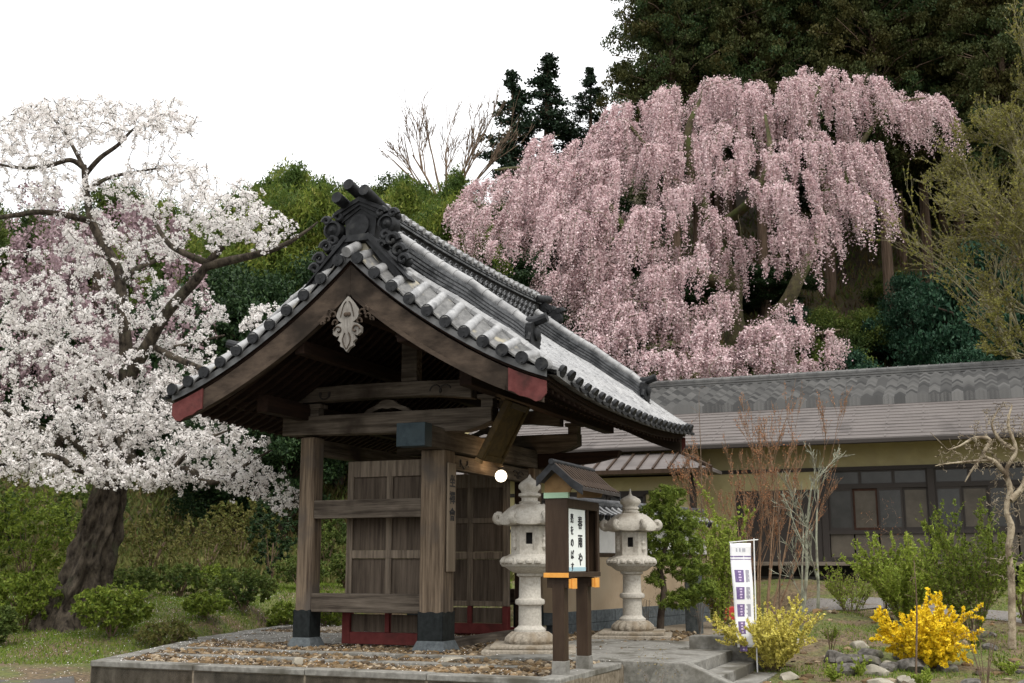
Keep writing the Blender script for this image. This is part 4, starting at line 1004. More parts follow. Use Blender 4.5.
def grow(limbs, attrs, tip=.006, kseg=6, jit=.06, rmul=.55, sag=0.0, up=.25, rk=.012, maxr=.08):
    """limbs: [(pts, radii)]; every attractor gets a twig from the nearest wood"""
    pos = []; dr = []; rd = []
    polys = []
    for pts, rad in limbs:
        P = smooth_poly([tuple(p) for p in pts], 4); n0 = len(P); R = np.interp(np.linspace(0,1,n0), np.linspace(0,1,len(rad)), rad)
        polys.append((P, list(R)))
        for i in range(n0):
            d = P[min(i+1,n0-1)]-P[max(i-1,0)]; d = d/(np.linalg.norm(d)+1e-9); pos.append(P[i]); dr.append(d); rd.append(R[i])
    pos = np.array(pos); dr = np.array(dr); rd = np.array(rd)
    A = np.array(attrs); tw = []
    D = np.min(np.linalg.norm(A[:,None]-pos[None], axis=2), 1); A = A[np.argsort(D)]
    cap = len(pos)+len(A)*(kseg+1); PP = np.zeros((cap,3)); DD = np.zeros((cap,3)); RR = np.zeros(cap)
    c = len(pos); PP[:c] = pos; DD[:c] = dr; RR[:c] = rd
    for a in A:
        v = a-PP[:c]; L_ = np.linalg.norm(v, axis=1); j = int(np.argmin(L_*(1.15-.3*np.einsum('ij,ij->i', v, DD[:c])/(L_+1e-6))))
        l = L_[j]
        if l < .02: continue
        p0 = PP[j]; d0 = DD[j]; r0 = min(RR[j]*rmul, tip+rk*l, maxr); p1 = p0+(d0*.35+np.array([0,0,up]))*l*.5
        T = np.linspace(0,1,kseg+1)[:,None]; Q = (1-T)**2*p0+2*T*(1-T)*p1+T*T*a
        if sag: Q[:,2] -= sag*l*(T[:,0]**2)
        Q[1:-1] += rng.normal(size=(kseg-1,3))*jit*l/kseg*2
        R = np.linspace(r0, tip, kseg+1); polys.append((list(Q), list(R))); tw.append(Q)
        d = np.diff(Q, axis=0); d = d/(np.linalg.norm(d,axis=1)[:,None]+1e-9)
        PP[c:c+kseg] = Q[1:]; DD[c:c+kseg] = d; RR[c:c+kseg] = R[1:]; c += kseg
    return polys, tw
def along(tw, step, t0=.3):
    out = []
    for Q in tw:
        L_ = np.linalg.norm(Q[-1]-Q[0]); n = max(2, int(L_*(1-t0)/step)); t = rng.uniform(t0, 1, n)*(len(Q)-1)
        i = np.minimum(t.astype(int), len(Q)-2); f = (t-i)[:,None]; out.append(Q[i]*(1-f)+Q[i+1]*f)
    return np.concatenate(out)
def puffs(C, per, rad, size, **k):
    P = np.repeat(C, per, 0); n = rng.normal(size=P.shape); n /= np.linalg.norm(n,axis=1)[:,None]
    return leaves(P+n*rad*rng.uniform(.4,1,(len(P),1)), size, **k)
def ell(cx, cy, rx, ry, Y, dY, n, hollow=0):
    out = []
    while len(out) < n:
        a, b, c = rng.uniform(-1,1,3); q = a*a+b*b+c*c
        if q > 1 or q < hollow: continue
        out.append(tuple(at(cx+a*rx, cy+b*ry, Y+c*dY)))
    return out
# ------------------------------------------------------------------ materials of the planting
M['petal'] = leafmat('white_cherry_petal', [(.84,.81,.78),(.88,.86,.83),(.86,.83,.80),(.80,.74,.73)], .7, .35)
M['pinkpetal'] = leafmat('pink_cherry_petal', [(.70,.52,.53),(.83,.70,.69),(.50,.34,.36),(.76,.60,.61)], .7, .3)
M['mauve'] = leafmat('dusky_pink_petal', [(.34,.24,.26),(.45,.34,.36),(.24,.16,.18)], .7, .3)
M['cedar'] = leafmat('cedar_needles', [(.016,.034,.013),(.032,.06,.02),(.055,.075,.022),(.022,.045,.018)], .7, .2, big=((.06,.055,.016),.25))
M['cedar_dk'] = leafmat('dark_fir_needles', [(.012,.026,.016),(.028,.048,.026),(.02,.036,.018)], .7, .1)
M['bamboo'] = leafmat('bamboo_leaf', [(.14,.19,.03),(.22,.26,.045),(.08,.13,.022),(.30,.29,.07)], .6, .4, big=((.06,.10,.022),.7))
M['green_mid'] = leafmat('mid_green_leaf', [(.06,.09,.02),(.10,.14,.03),(.15,.18,.04)], .6, .3, big=((.035,.06,.016),.5))
M['green_dk'] = leafmat('dark_green_leaf', [(.012,.026,.012),(.025,.05,.018),(.04,.07,.022)], .5, .15)
M['blue_green'] = leafmat('evergreen_shrub_leaf', [(.012,.035,.02),(.022,.06,.032),(.04,.085,.045)], .45, .15)
M['azalea'] = leafmat('azalea_leaf', [(.085,.13,.018),(.15,.20,.027),(.21,.26,.04),(.055,.095,.013)], .6, .3)
M['olive_br'] = leafmat('olive_brown_leaf', [(.10,.095,.025),(.13,.12,.035),(.075,.10,.022)], .7, .25)
M['pine'] = leafmat('pine_needle', [(.10,.15,.025),(.16,.215,.035),(.22,.27,.05),(.06,.10,.018)], .6, .3)
M['yellow'] = leafmat('forsythia_flower', [(.78,.56,.02),(.84,.64,.035),(.70,.47,.015)], .6, .25)
M['paleyellow'] = leafmat('pale_yellow_flower', [(.58,.50,.10),(.70,.62,.16),(.44,.40,.07)], .6, .25)
M['fresh'] = leafmat('fresh_green_leaf', [(.17,.23,.03),(.24,.31,.045),(.32,.36,.07)], .6, .35)
M['bud'] = leafmat('red_bud', [(.32,.13,.06),(.42,.2,.09),(.26,.10,.05)], .6, .2)
M['dry'] = leafmat('dry_grass', [(.16,.12,.05),(.24,.19,.09),(.12,.10,.035)], .8, .2)
M['grass'] = leafmat('grass_blade', [(.06,.12,.014),(.11,.18,.02),(.17,.23,.03),(.14,.15,.035)], .7, .25)
# ------------------------------------------------------------------ white cherry on the left
def white_cherry():
    Y = 22.; b = at(84, 621, 21.6); b.z = zp(b.x, b.y)-.05
    t = empty('cherry_tree', b); tag(t, 'big old white blossoming cherry tree with a thick gnarled trunk left of the gate', 'cherry tree')
    A = lambda x, y, d=0: at(x, y, Y+d)
    # gnarled trunk: noisy swept surface
    path = [(68,632,.72,0),(76,606,.54,0),(86,575,.45,0),(96,545,.39,0),(105,515,.33,0),(111,490,.27,0),(113,465,.26,.05),(118,435,.20,.1),(122,405,.17,.1)]
    m = MB(); n = 150; vs = []; K = 46
    P = smooth_poly([tuple(A(x,y,d)) for x,y,r,d in path], 22); R = np.interp(np.linspace(0,1,len(P)), np.linspace(0,1,len(path)), [p[2] for p in path])
    for i, p in enumerate(P):
        for j in range(n):
            a = 2*pi*j/n; z = p[2]
            f = 1+.15*sin(3*a+z*1.5)+.11*sin(5*a-z*2.9)+.08*sin(9*a+z*3.6+sin(z*4))+.06*sin(15*a+2.*sin(z*5))+.07*sin(z*8+a*3)*sin(4*a-z*6)
            f += .16*(mnoise.turbulence(Vector((cos(a)*1.6, sin(a)*1.6, z*1.1)), 4, False)-.4)+.10*(mnoise.turbulence(Vector((cos(a)*5, sin(a)*5, z*2.2)), 3, True)-.4)
            if i < 40: f *= 1+(.45*(1-i/40)**1.5)*max(0, sin(4*a+.6))
            vs.append((p[0]+cos(a)*R[i]*f-b.x, p[1]+sin(a)*R[i]*f-b.y, p[2]-b.z-(.25 if i == 0 else 0)))
    m.add(vs, [(i*n+j,i*n+(j+1)%n,(i+1)*n+(j+1)%n,(i+1)*n+j) for i in range(len(P)-1) for j in range(n)])
    tr = m.build('trunk', M['bark'], t, smooth=80)
    L1 = [([A(116,440,.1),A(124,395,0),A(126,350,-.1),A(122,300,-.1),A(118,270,0),A(104,245,.1),A(92,222,.2),A(86,190,.3),A(84,165,.3)], [.17,.15,.14,.12,.11,.10,.09,.075,.06]),
      ([A(124,400,.1),A(132,372,-.1),A(148,345,-.4),A(163,318,-.6),A(180,297,-.8),A(196,280,-1),A(207,265,-1.1),A(222,246,-1.2)], [.15,.145,.135,.12,.11,.10,.085,.07]),
      ([A(207,266,-1.1),A(232,260,-1.3),A(258,254,-1.5),A(284,245,-1.6),A(305,232,-1.7),A(318,222,-1.7)], [.09,.08,.065,.05,.03,.015]),
      ([A(205,262,-1.1),A(186,254,-1.3),A(170,245,-1.2),A(158,228,-1.1),A(150,212,-1)], [.07,.06,.05,.04,.02]),
      ([A(92,222,.2),A(70,216,-.2),A(40,212,-.5),A(10,216,-.8),A(-30,222,-1)], [.08,.07,.06,.05,.04]),
      ([A(119,283,0),A(135,270,.4),A(152,262,.8),A(180,252,1.2)], [.07,.06,.045,.025]),
      ([A(84,168,.3),A(70,160,.2),A(48,166,0),A(20,168,-.2),A(-10,162,-.4)], [.06,.05,.04,.03,.02]),
      ([A(84,168,.3),A(72,145,.5),A(62,128,.6),A(45,112,.7)], [.05,.04,.03,.015]),
      ([A(85,175,.3),A(100,158,.1),A(118,145,0),A(135,128,-.1),A(160,118,-.2)], [.06,.05,.04,.025,.012]),
      ([A(88,190,.3),A(108,178,.6),A(135,172,.9),A(160,168,1)], [.05,.04,.03,.015]),
      ([A(120,420,.1),A(126,450,-.4),A(136,466,-.9),A(152,474,-1.3),A(170,473,-1.6),A(190,470,-1.8),A(205,482,-2),A(228,478,-2.1),A(250,462,-2.2),A(272,450,-2.2)], [.13,.13,.12,.10,.08,.07,.055,.04,.03,.012]),
      ([A(170,473,-1.6),A(185,456,-1.8),A(205,440,-2),A(230,430,-2.1)], [.05,.04,.03,.012]),
      ([A(115,470,.1),A(90,452,.3),A(60,436,.2),A(28,424,0),A(-20,400,-.3)], [.12,.10,.08,.06,.04]),
      ([A(112,480,0),A(80,470,-.8),A(50,455,-1.2),A(15,462,-1.5),A(-20,470,-1.6)], [.09,.07,.05,.04,.02]),
      ([A(123,390,0),A(95,365,.6),A(60,345,1),A(20,330,1.2)], [.09,.07,.05,.03]),
      ([A(126,350,-.1),A(150,350,.9),A(185,345,1.4),A(225,335,1.6)], [.07,.055,.04,.02]),
      ([A(150,345,-.3),A(185,362,-.9),A(220,372,-1.3),A(248,352,-1.5),A(258,320,-1.6)], [.07,.06,.045,.03,.015])]
    at_ = []
    for e in [(90,122,95,26,0,2.4,110),(30,140,50,36,0,2,70),(60,108,50,12,0,1.5,35),(165,120,40,26,-.2,1.6,40),(60,190,80,30,0,2,70),(165,185,55,38,-.5,2.0,90),(228,205,48,30,-1.2,1.5,75),(268,228,32,26,-1.6,1.2,50),
        (215,232,50,18,-1.2,1.2,30),(110,245,90,30,.4,2,80),(80,300,110,42,.5,2.4,150),(175,325,60,42,.4,2,80),(40,355,90,40,.3,2.4,170),(140,375,85,32,.2,2.2,150),
        (70,420,110,34,0,2.6,260),(165,415,80,32,-.5,2.2,190),(225,395,55,26,-1,1.6,90),(262,322,26,26,-1.6,.7,44),(240,365,40,22,-1.4,1,50),(130,462,130,20,-.8,2.2,190),(50,468,70,17,-1,1.6,80),(245,478,38,22,-2.1,.9,70),(285,500,16,16,-2.2,.5,22),(215,445,60,16,-1.8,1.2,80),(110,480,90,12,-1.6,1,60),(-40,330,60,150,0,2.5,160),(10,440,40,40,-.6,2,90),(160,480,70,14,-1.6,1,50)]:
        at_ += ell(e[0], e[1], e[2], e[3], Y+e[4], e[5], int(e[6]*(2.1 if e[1] < 150 else 1.4)))
    polys, tw = grow(L1, at_, tip=.0085, kseg=6, jit=.14, rk=.018, sag=.06)
    bs = tuple(b); tubes_np('branches', polys, M['bark'], t, 6, bs)
    C = along(tw, .040, .12); C = C+rng.normal(size=C.shape)*.035
    top = C[:,2] > at(0,205,Y).z; keep = (rng.random(len(C)) < np.where(top, .8, 1)); C = C[keep]
    P, U, V = puffs(C, 12, .05, .037); quads_mesh('blossom', P-np.array(bs), U, V, M['petal'], t)
    return t
white_cherry()
# ------------------------------------------------------------------ weeping cherries
def weeping(name, base, limbs, mounds, label, mat, barkm, size=.085, dens=1.0, cx0=760., tilt=.4):
    t = empty(name, base); tag(t, label, 'weeping cherry'); b = np.array(tuple(base))
    attrs = []; strands = []; random.seed(3)
    mounds = [(x+rng.normal()*rx*.62, y+abs(rng.normal())*rx*.75*(1 if k > 1 else .15), rx*rng.uniform(.28,.6), hang*rng.uniform(.3,.95)*(1.25 if k > 4 else 1), Y+rng.normal()*1.5, n*.19) for (x, y, rx, hang, Y, n) in mounds for k in range(6)]
    for (x, y, rx, hang, Y, n) in mounds:
        sw = max(-1., min(1., (x-cx0)/170.))*rng.uniform(.6, 1.3)
        mpp = Y/F                      # metres per pixel there
        NC = max(4, int(n/26)); cs_ = [(math.sqrt(rng.random()), rng.uniform(0, 2*pi), rng.uniform(.45, 1.1)) for _ in range(NC)]
        for _ in range(int(n*dens)):
            if rng.random() < .9:
                cq, ca, cl = cs_[rng.integers(NC)]; X_ = cq*cos(ca)+rng.normal()*.045; D_ = cq*sin(ca)+rng.normal()*.06
            else:
                ca = rng.uniform(0, 2*pi); cq = math.sqrt(rng.random()); X_ = cq*cos(ca); D_ = cq*sin(ca); cl = .55
            q = min(1., math.hypot(X_, D_)); drop = (1-math.sqrt(max(0,1-q*q*.95)))*.75
            p = at(x+X_*rx*(1+.25*abs(sw)), y+drop*rx*.7+X_*sw*rx*tilt+rng.exponential(rx*.2)-rx*.12*max(0,rng.normal())*(rng.random()<.3), Y+D_*rx*mpp*1.0); 
            strands.append((np.array(tuple(p)), X_, D_, hang*mpp*rng.uniform(.55,1.0)*cl*(.55+.45*q), sw))
        for _ in range(max(3, int(n*.11))):
            a = rng.uniform(0,2*pi); q = math.sqrt(rng.random())*.9; X_, D_ = q*cos(a), q*sin(a); drop = (1-math.sqrt(1-q*q*.95))*.75
            attrs.append(tuple(at(x+X_*rx*(1+.25*abs(sw)), y+drop*rx*.7+X_*sw*rx*tilt+rx*.1, Y+D_*rx*mpp)))
    polys, tw = grow(limbs, attrs, tip=.015, kseg=6, jit=.1, rk=.02, up=.5, maxr=.2)
    P = []; SZ = []
    for p, X_, D_, L_, sw in strands:
        n = max(6, int(L_/.036)); s = np.sort(rng.uniform(0,1,n)**1.2)
        out = .2*L_; swo = .3*L_*sw*rng.uniform(.3,1.2); ph = rng.uniform(0,6)
        Q = np.empty((n,3)); e = 1-np.exp(-s*3.2)
        Q[:,0] = p[0]+X_*out*e+swo*s+.04*np.sin(s*5+ph); Q[:,1] = p[1]+D_*out*e+.04*np.cos(s*4+ph); Q[:,2] = p[2]-L_*(s**1.25)
        P.append(Q+rng.normal(size=(n,3))*.06); 
        if rng.random() < .3:
            polys.append(([Q[i] for i in (0, n//3, 2*n//3, n-1)], [.012,.01,.008,.006]))
    P = np.concatenate(P); tubes_np('branches', polys, barkm, t, 6, tuple(b))
    quads_mesh('blossom', *(lambda r: (r[0]-b, r[1], r[2]))(leaves(P, size)), mat, t); print(name, len(P)); return t
def big_weeping():
    Y = 49.; base = at(745, 392, Y); base.z = zp(base.x, base.y)-.2
    A = lambda x, y, d=0: at(x, y, Y+d)
    zb = base
    limbs = [([zb, A(742,395,0), A(738,350,0), A(732,310,0), A(735,280,0)], [.75,.62,.52,.45,.4]),
      ([A(735,285,0),A(722,262,0),A(712,232,0),A(700,200,0),A(690,165,.5),A(688,130,.5),A(700,100,.5)], [.4,.36,.33,.3,.24,.17,.08]),
      ([A(712,232,0),A(735,215,-1),A(752,200,-2),A(764,180,-2.5),A(770,150,-2),A(765,115,-1)], [.28,.25,.22,.18,.13,.06]),
      ([A(735,345,0),A(760,330,-1),A(785,305,-2),A(800,275,-2),A(812,250,-1),A(822,225,0),A(825,190,0),A(815,150,0),A(808,115,0),A(822,85,0)], [.42,.38,.34,.3,.28,.26,.22,.17,.12,.05]),
      ([A(822,225,0),A(840,200,1),A(848,170,1),A(870,130,1),A(895,105,1),A(925,98,1)], [.22,.18,.15,.11,.08,.04]),
      ([A(735,290,0),A(700,275,-1),A(665,262,-2),A(635,250,-2.5),A(605,240,-3),A(575,232,-3),A(540,238,-3),A(500,240,-3),A(462,240,-3)], [.34,.3,.27,.24,.21,.17,.13,.09,.05]),
      ([A(635,250,-2.5),A(615,215,-2),A(590,185,-2),A(560,170,-2),A(520,168,-2),A(495,170,-2)], [.2,.17,.14,.11,.08,.05]),
      ([A(700,205,0),A(670,175,1),A(645,145,1),A(625,120,1)], [.2,.16,.11,.06]),
      ([A(738,355,0),A(705,345,-2),A(670,345,-3),A(640,350,-4)], [.3,.24,.17,.08]),
      ([A(745,370,0),A(770,350,-3),A(800,338,-4),A(840,330,-4)], [.25,.18,.12,.05])]
    Q = [ # top rim
      (470,236,28,42,-3,170),(500,176,28,95,-2,260),(478,206,16,60,-2,110),(528,156,30,110,-2,300),(556,158,30,130,-2,280),(580,134,30,110,-1,300),(612,118,30,110,0,300),
      (640,102,32,100,1,300),(665,86,28,80,1,260),(700,78,32,90,1,300),(735,76,30,90,1,260),(765,88,30,100,0,300),(795,76,28,100,0,260),(822,66,16,80,0,150),(845,88,30,120,0,280),(880,74,28,80,1,260),(908,90,26,70,1,220),(928,92,16,40,1,130),
      (600,160,28,120,-3,240),(648,142,26,110,-2,220),(690,130,28,80,-1,200),(732,126,24,60,-3,170),(790,138,24,70,-3,170),(838,140,26,90,-1,200),(866,140,22,120,0,190),
      (568,208,26,110,-4,200),(535,205,24,60,-4,150),(615,212,28,150,-4,280),(652,205,22,110,-4,160),(690,182,24,70,-3,140),(728,172,18,50,-3,70),
      (600,262,26,80,-4,110),(640,268,30,90,-5,130),(670,245,24,80,-4,90),(700,255,22,60,-4,60),
      (755,234,28,70,-4,240),(778,178,24,70,-4,200),(745,150,26,70,-3,190),(800,210,24,70,-3,170),(715,215,20,60,-4,100),(840,180,26,110,-2,220),
      (600,250,26,90,-4,150),(640,262,26,100,-5,170),(670,275,24,80,-5,130),(620,300,26,80,-5,180),(650,310,24,60,-5,140),(690,320,26,60,-6,170),(560,270,24,70,-4,110),(720,290,22,60,-5,110),(620,325,24,50,-6,150),(655,348,28,45,-7,240),(683,354,20,36,-7,120),(585,305,18,50,-5,50),(705,300,20,50,-5,60),
      (742,322,36,65,-6,420),(760,300,24,50,-5,100),(715,355,26,36,-7,150),(775,345,26,40,-6,150),(715,345,22,50,-6,140),(800,322,28,55,-6,200),(775,335,22,45,-6,120),(836,338,14,48,-5,70),(560,190,30,90,-4,160)]
    weeping('weeping_cherry_tree', base, limbs, [(x,y,rx*.93,h,Y+d*1.3,n*1.05) for x,y,rx,h,d,n in Q], 'huge pink weeping cherry tree rising behind the hall roof', M['pinkpetal'], M['mossy'], size=.078)
big_weeping()
def small_weeping():
    Y = 34.; base = at(95, 500, Y); base.z = zp(base.x, base.y)-.2
    A = lambda x, y, d=0: at(x, y, Y+d)
    limbs = [([base,A(98,450,0),A(92,380,0),A(96,310,0),A(100,240,0)], [.4,.33,.28,.2,.12]),([A(94,350,0),A(60,300,0),A(30,270,0)], [.18,.13,.07]),([A(96,320,0),A(130,260,0),A(150,230,0)], [.16,.11,.06])]
    Q = [(100,200,40,110,0,260),(60,215,40,130,0,260),(140,215,36,100,0,200),(25,235,36,150,0,220),(90,280,50,120,-1,280),(50,330,50,110,-1,260),(130,320,34,100,-1,160),(-10,260,40,150,0,200),(20,180,36,90,1,120)]
    weeping('weeping_cherry_tree', base, limbs, [(x,y,rx,h,Y+d,n*.4) for x,y,rx,h,d,n in Q], 'dusky pink weeping cherry seen through the white cherry branches on the left', M['mauve'], M['barkdk'], size=.09, cx0=100., tilt=.2)
small_weeping()
# ------------------------------------------------------------------ conifers
def cedar_mesh(H, seed, r0=.42, low=.3, w=.17, nb=150, per=150, leaf=.17, layered=False, open_=1.0):
    rs = np.random.default_rng(seed); C = []; polys = [([(0,0,-1.5),(0,0,H*.3),(.1,.05,H*.65),(0,0,H)], [r0*1.15,r0*.85,r0*.5,.04])]
    P = []; 
    for i in range(nb):
        z = H*(low+(1-low)*(i+rs.random())/nb); k = (z/H-low)/(1-low); R = H*w*(math.sin(min(1,(1-k)*1.35)*pi/2))**.9*(rs.uniform(.55,1.1))*(1 if k > .08 else .8)
        a = rs.uniform(0,2*pi); dz = -.12 if layered else .12
        tipp = np.array([cos(a)*R, sin(a)*R, z+R*dz]); p0 = np.array([0,0,z-R*.15]); polys.append(([p0, (p0+tipp)/2+[0,0,.1*R], tipp], [.05,.035,.015]))
        n = int(per*(.35+.65*R/(H*w))*open_); tt = rs.beta(2.2,1.2,n)[:,None]
        ax = p0+(tipp-p0)*tt; s = R*(.16 if layered else .22)
        cl = rs.normal(size=(6,3))*[s,s,s*.5]; ci = rs.integers(0,6,n); cl = cl[ci]; ax = p0+(tipp-p0)*(rs.beta(2.4,1.1,6)[:,None])[ci]; q_ = rs.normal(size=(n,3)); q_ /= np.linalg.norm(q_,axis=1)[:,None]; cl = cl+q_*(.42 if not layered else .3)*[1,1,.7]*rs.uniform(.5,1,(n,1))
        P.append(ax+cl+rs.normal(size=(n,3))*.06)
    return polys, np.concatenate(P)
def make_conifer(name, mat, *a, bark=None, leaf=.2, droop=(0,0,-1), **k):
    polys, P = cedar_mesh(*a, **k); t = empty(name)
    tubes_np('trunk', polys[:1], bark or M['cedarbark'], t, 10); tubes_np('branches', polys[1:], bark or M['cedarbark'], t, 4)
    q = leaves(P, leaf, asp=1.5, droop=np.array(droop)); quads_mesh('crown', *q, mat, t); return t
def place(t, first, loc, rz, s, label, cat, group=None):
    o = t if first else copy_tree(t)
    o.location = loc; o.rotation_euler = (0,0,rz); o.scale = (s[0], s[0], s[1]) if hasattr(s,'__len__') else (s,s,s)
    tag(o, label, cat, group); return o
# dark cedar wood on the slope at the upper right
cv = [make_conifer('cedar_tree', M['cedar'], 24, 11+i, .27, (.30,.36,.33)[i], (.16,.14,.18)[i], nb=170, per=620, leaf=.105) for i in range(3)]
used = set(); GC = 'tall cedars of the dark wood on the slope'
spots = [(678,58,.95),(700,66,1.1),(700,60,1.15),(735,66,1.1),(765,60,1.1),(800,66,1.15),(832,62,1.12),(862,70,1.1),(890,58,1.1),(931,59,1.05),(965,64,1.15),(1000,60,1.2),(1040,66,1.1),(1080,62,1.1),
         (712,72,1.15),(700,80,1.2),(750,78,1.2),(815,78,1.2),(880,80,1.2),(910,70,1.2),(950,76,1.2),(990,76,1.2),(1035,80,1.2),(722,72,1.2),(780,72,1.2),(845,74,1.2),(905,64,1.0),(948,68,1.1),(1020,54,1.0),(1075,74,1.2),(1120,66,1.1),(730,88,1.2),(775,86,1.25),(800,84,1.2),(835,90,1.3),(870,90,1.3),(905,88,1.3),(950,90,1.3),(1000,88,1.3)]
for i, (x, Y, s) in enumerate(spots):
    p = at(x, 300, Y); p.z = zp(p.x, p.y); v = i % 3; 
    if x in (890,931): lab = {890:'cedar with a bare reddish trunk just right of the weeping cherry',931:'cedar with a slim bare trunk above the glossy shrub on the slope'}[x]
    elif x == 678: lab = 'brownish green cedar at the left edge of the dark wood against the sky'
    else: lab = 'tall dark cedar standing among others in the wood behind the weeping cherry'
    place(cv[v], v not in used, tuple(p), rng.uniform(0,6), (s*.95, s), lab, 'cedar', GC); used.add(v)
# three firs against the sky
fv = make_conifer('fir_tree', M['cedar_dk'], 19, 41, .28, .22, .13, nb=120, per=120, leaf=.13, layered=True, open_=1.6)
for i, (x, ytop, Y, lab) in enumerate([(512,72,66,'dark slender fir against the white sky, leftmost of the three'),(548,56,66,'dark dense fir against the white sky, tallest of the three'),(590,68,70,'greener rounded fir against the sky beside the weeping cherry')]):
    p = at(x, 400, Y); zb = zp(p.x, p.y); top = at(x, ytop, Y); p = top.copy(); p.z = zb; H = top.z-zb
    place(fv, i == 0, tuple(p), i*2.1, (H/19*(1.35,1.6,1.4)[i], H/19), lab, 'fir', 'three firs above the weeping cherry')
# ------------------------------------------------------------------ broadleaf and bamboo backdrop on the left
def broad_mesh(name, mat, H, w, seed, nC=90, per=260, leaf=.16, low=.15, bark=None, plume=False, asp=2.0):
    rs = np.random.default_rng(seed); t = empty(name); polys = [([(0,0,-1),(.1,0,H*.35),(0,.1,H*.7)], [.24,.17,.08])]; P = []
    for i in range(nC):
        while True:
            q = rs.uniform(-1,1,3)
            if .12 < q@q < 1: break
        c = np.array([q[0]*w, q[1]*w, H*(low+(1-low)*(q[2]*.5+.5))]); c[:2] *= (1.05-.55*max(0,q[2]))
        polys.append(([(0,0,max(.3,c[2]*.55)), tuple(c*.6+np.array([0,0,c[2]*.35])), tuple(c)], [.07,.04,.015]))
        r = w*rs.uniform(.16,.34); n = rs.normal(size=(per,3)); n /= np.linalg.norm(n,axis=1)[:,None]
        P.append(c+n*r*rs.uniform(.35,1.05,(per,1))*[1,1,1.5 if plume else .75]+rs.normal(size=(per,3))*.08)
    tubes_np('trunk', polys[:1], bark or M['barkdk'], t, 8); tubes_np('branches', polys[1:], bark or M['barkdk'], t, 4)
    quads_mesh('crown', *leaves(np.concatenate(P), leaf, asp=asp, droop=np.array((0,0,-.6))), mat, t); return t
bv = [broad_mesh('bamboo_clump', M['bamboo'], 12, 2.6, 61+i, 110, 620, .075, .12, plume=True, asp=2.8) for i in range(2)]
gv = [broad_mesh('broadleaf_tree', M['green_mid'], 12, 3.3, 71, 110, 600, .085), broad_mesh('broadleaf_tree', M['green_dk'], 10, 3.4, 72, 110, 560, .09)]
VV = [bv[0], bv[1], gv[0], gv[1]]; used = set()
LB = ['yellow green bamboo clump in the grove on the rise behind the gate','yellow green bamboo clump in the grove on the rise behind the gate','mid green broadleaf tree in the thicket behind the white cherry','dark evergreen tree in the thicket behind the gate roof']
bd = [(1,232,158,52),(0,275,178,52),(1,308,166,54),(0,372,178,52),(1,415,176,58),(0,442,186,50),(0,215,178,56),(1,255,166,54),(0,292,172,58),(1,325,180,55),(0,352,176,60),(1,398,186,56),(0,432,196,52),(1,455,176,60),(0,478,205,54),(1,180,188,58),(0,140,200,60),
      (2,235,185,62),(2,275,160,66),(2,385,158,66),(2,340,170,68),(2,60,200,62),(2,10,190,64),(2,100,180,64),(2,-40,190,60),(2,505,200,62),(2,545,215,64),
      (3,225,262,48),(3,262,270,46),(3,300,285,47),(3,340,250,50),(3,190,280,48),(3,150,290,50),(3,60,300,50),(3,110,300,52),(3,10,290,50),(3,-40,300,50),(3,420,240,50),(3,470,250,50),(3,520,250,55),(3,580,200,60),(3,620,200,62),(3,640,330,56),(3,680,320,58),(3,720,300,60),(3,770,290,60),
      (3,850,170,70),(3,885,150,72),(3,920,160,70),(3,955,150,72),(3,990,170,68),(3,1030,160,70),(3,285,350,41),(3,235,370,41),(3,600,330,52),(3,560,300,54)]
for k, x, yt, Y in bd:
    top = at(x, yt, Y); p = at(x, 450, Y); p.z = zp(p.x, p.y); H = max(3, top.z-p.z); b_ = 10 if k == 3 else 12
    if k < 3: H *= rng.uniform(.86, 1.04)
    place(VV[k], k not in used, tuple(p), rng.uniform(0,6), (min(1.5,max(.75,H/b_))*(.95 if k < 2 else 1.05), H/b_*1.0), LB[k], ('bamboo' if k < 2 else 'tree'), ('bamboo grove behind the gate','bamboo grove behind the gate','green trees of the thicket','dark evergreens of the thicket')[k]); used.add(k)
# ------------------------------------------------------------------ bare trees
def bare(name, base, limbs, attrs, mat, label, cat, tip=.004, leafm=None, lsize=.05, lstep=.15, jit=.08, kseg=6, rk=.01, sag=0, group=None, up=.25, leafname='foliage', per=3, lr=.04, asp=1.6, n=5):
    t = empty(name, base); tag(t, label, cat, group)
    polys, tw = grow(limbs, attrs, tip=tip, kseg=kseg, jit=jit, rk=rk, sag=sag, up=up)
    tubes_np('branches', polys, mat, t, n, tuple(base))
    if leafm:
        C = along(tw, lstep, .25); P, U, V = puffs(C, per, lr, lsize, asp=asp); quads_mesh(leafname, P-np.array(tuple(base)), U, V, leafm, t)
    return t
def fan(p, d, L_, r, depth, out, spread=.5, upb=.25, kids=(3,5), rmin=.004, shrink=.62, wob=.1):
    p = np.array(p, float); d = np.array(d, float); d /= np.linalg.norm(d); n = 5; pts = [p.copy()]; c = p.copy(); dd = d.copy()
    for i in range(n):
        dd = dd+rng.normal(size=3)*wob+np.array([0,0,upb*.12]); dd /= np.linalg.norm(dd); c = c+dd*L_/n; pts.append(c.copy())
    out.append((pts, list(np.linspace(r, max(rmin, r*.35), n+1))))
    if depth == 0: return
    for k in range(rng.integers(kids[0], kids[1]+1)):
        t = rng.uniform(.25, 1.0); j = min(n-1, int(t*n)); q = pts[j]+(pts[j+1]-pts[j])*(t*n-j if t < 1 else 1)
        a = rng.normal(size=3); a -= dd*a.dot(dd); a /= np.linalg.norm(a)+1e-9
        nd = dd+a*spread*rng.uniform(.6,1.3)+np.array([0,0,upb]); fan(q, nd, L_*shrink*rng.uniform(.7,1.2), max(rmin, r*(1-.5*t)*.62), depth-1, out, spread, upb, kids, rmin, shrink, wob)
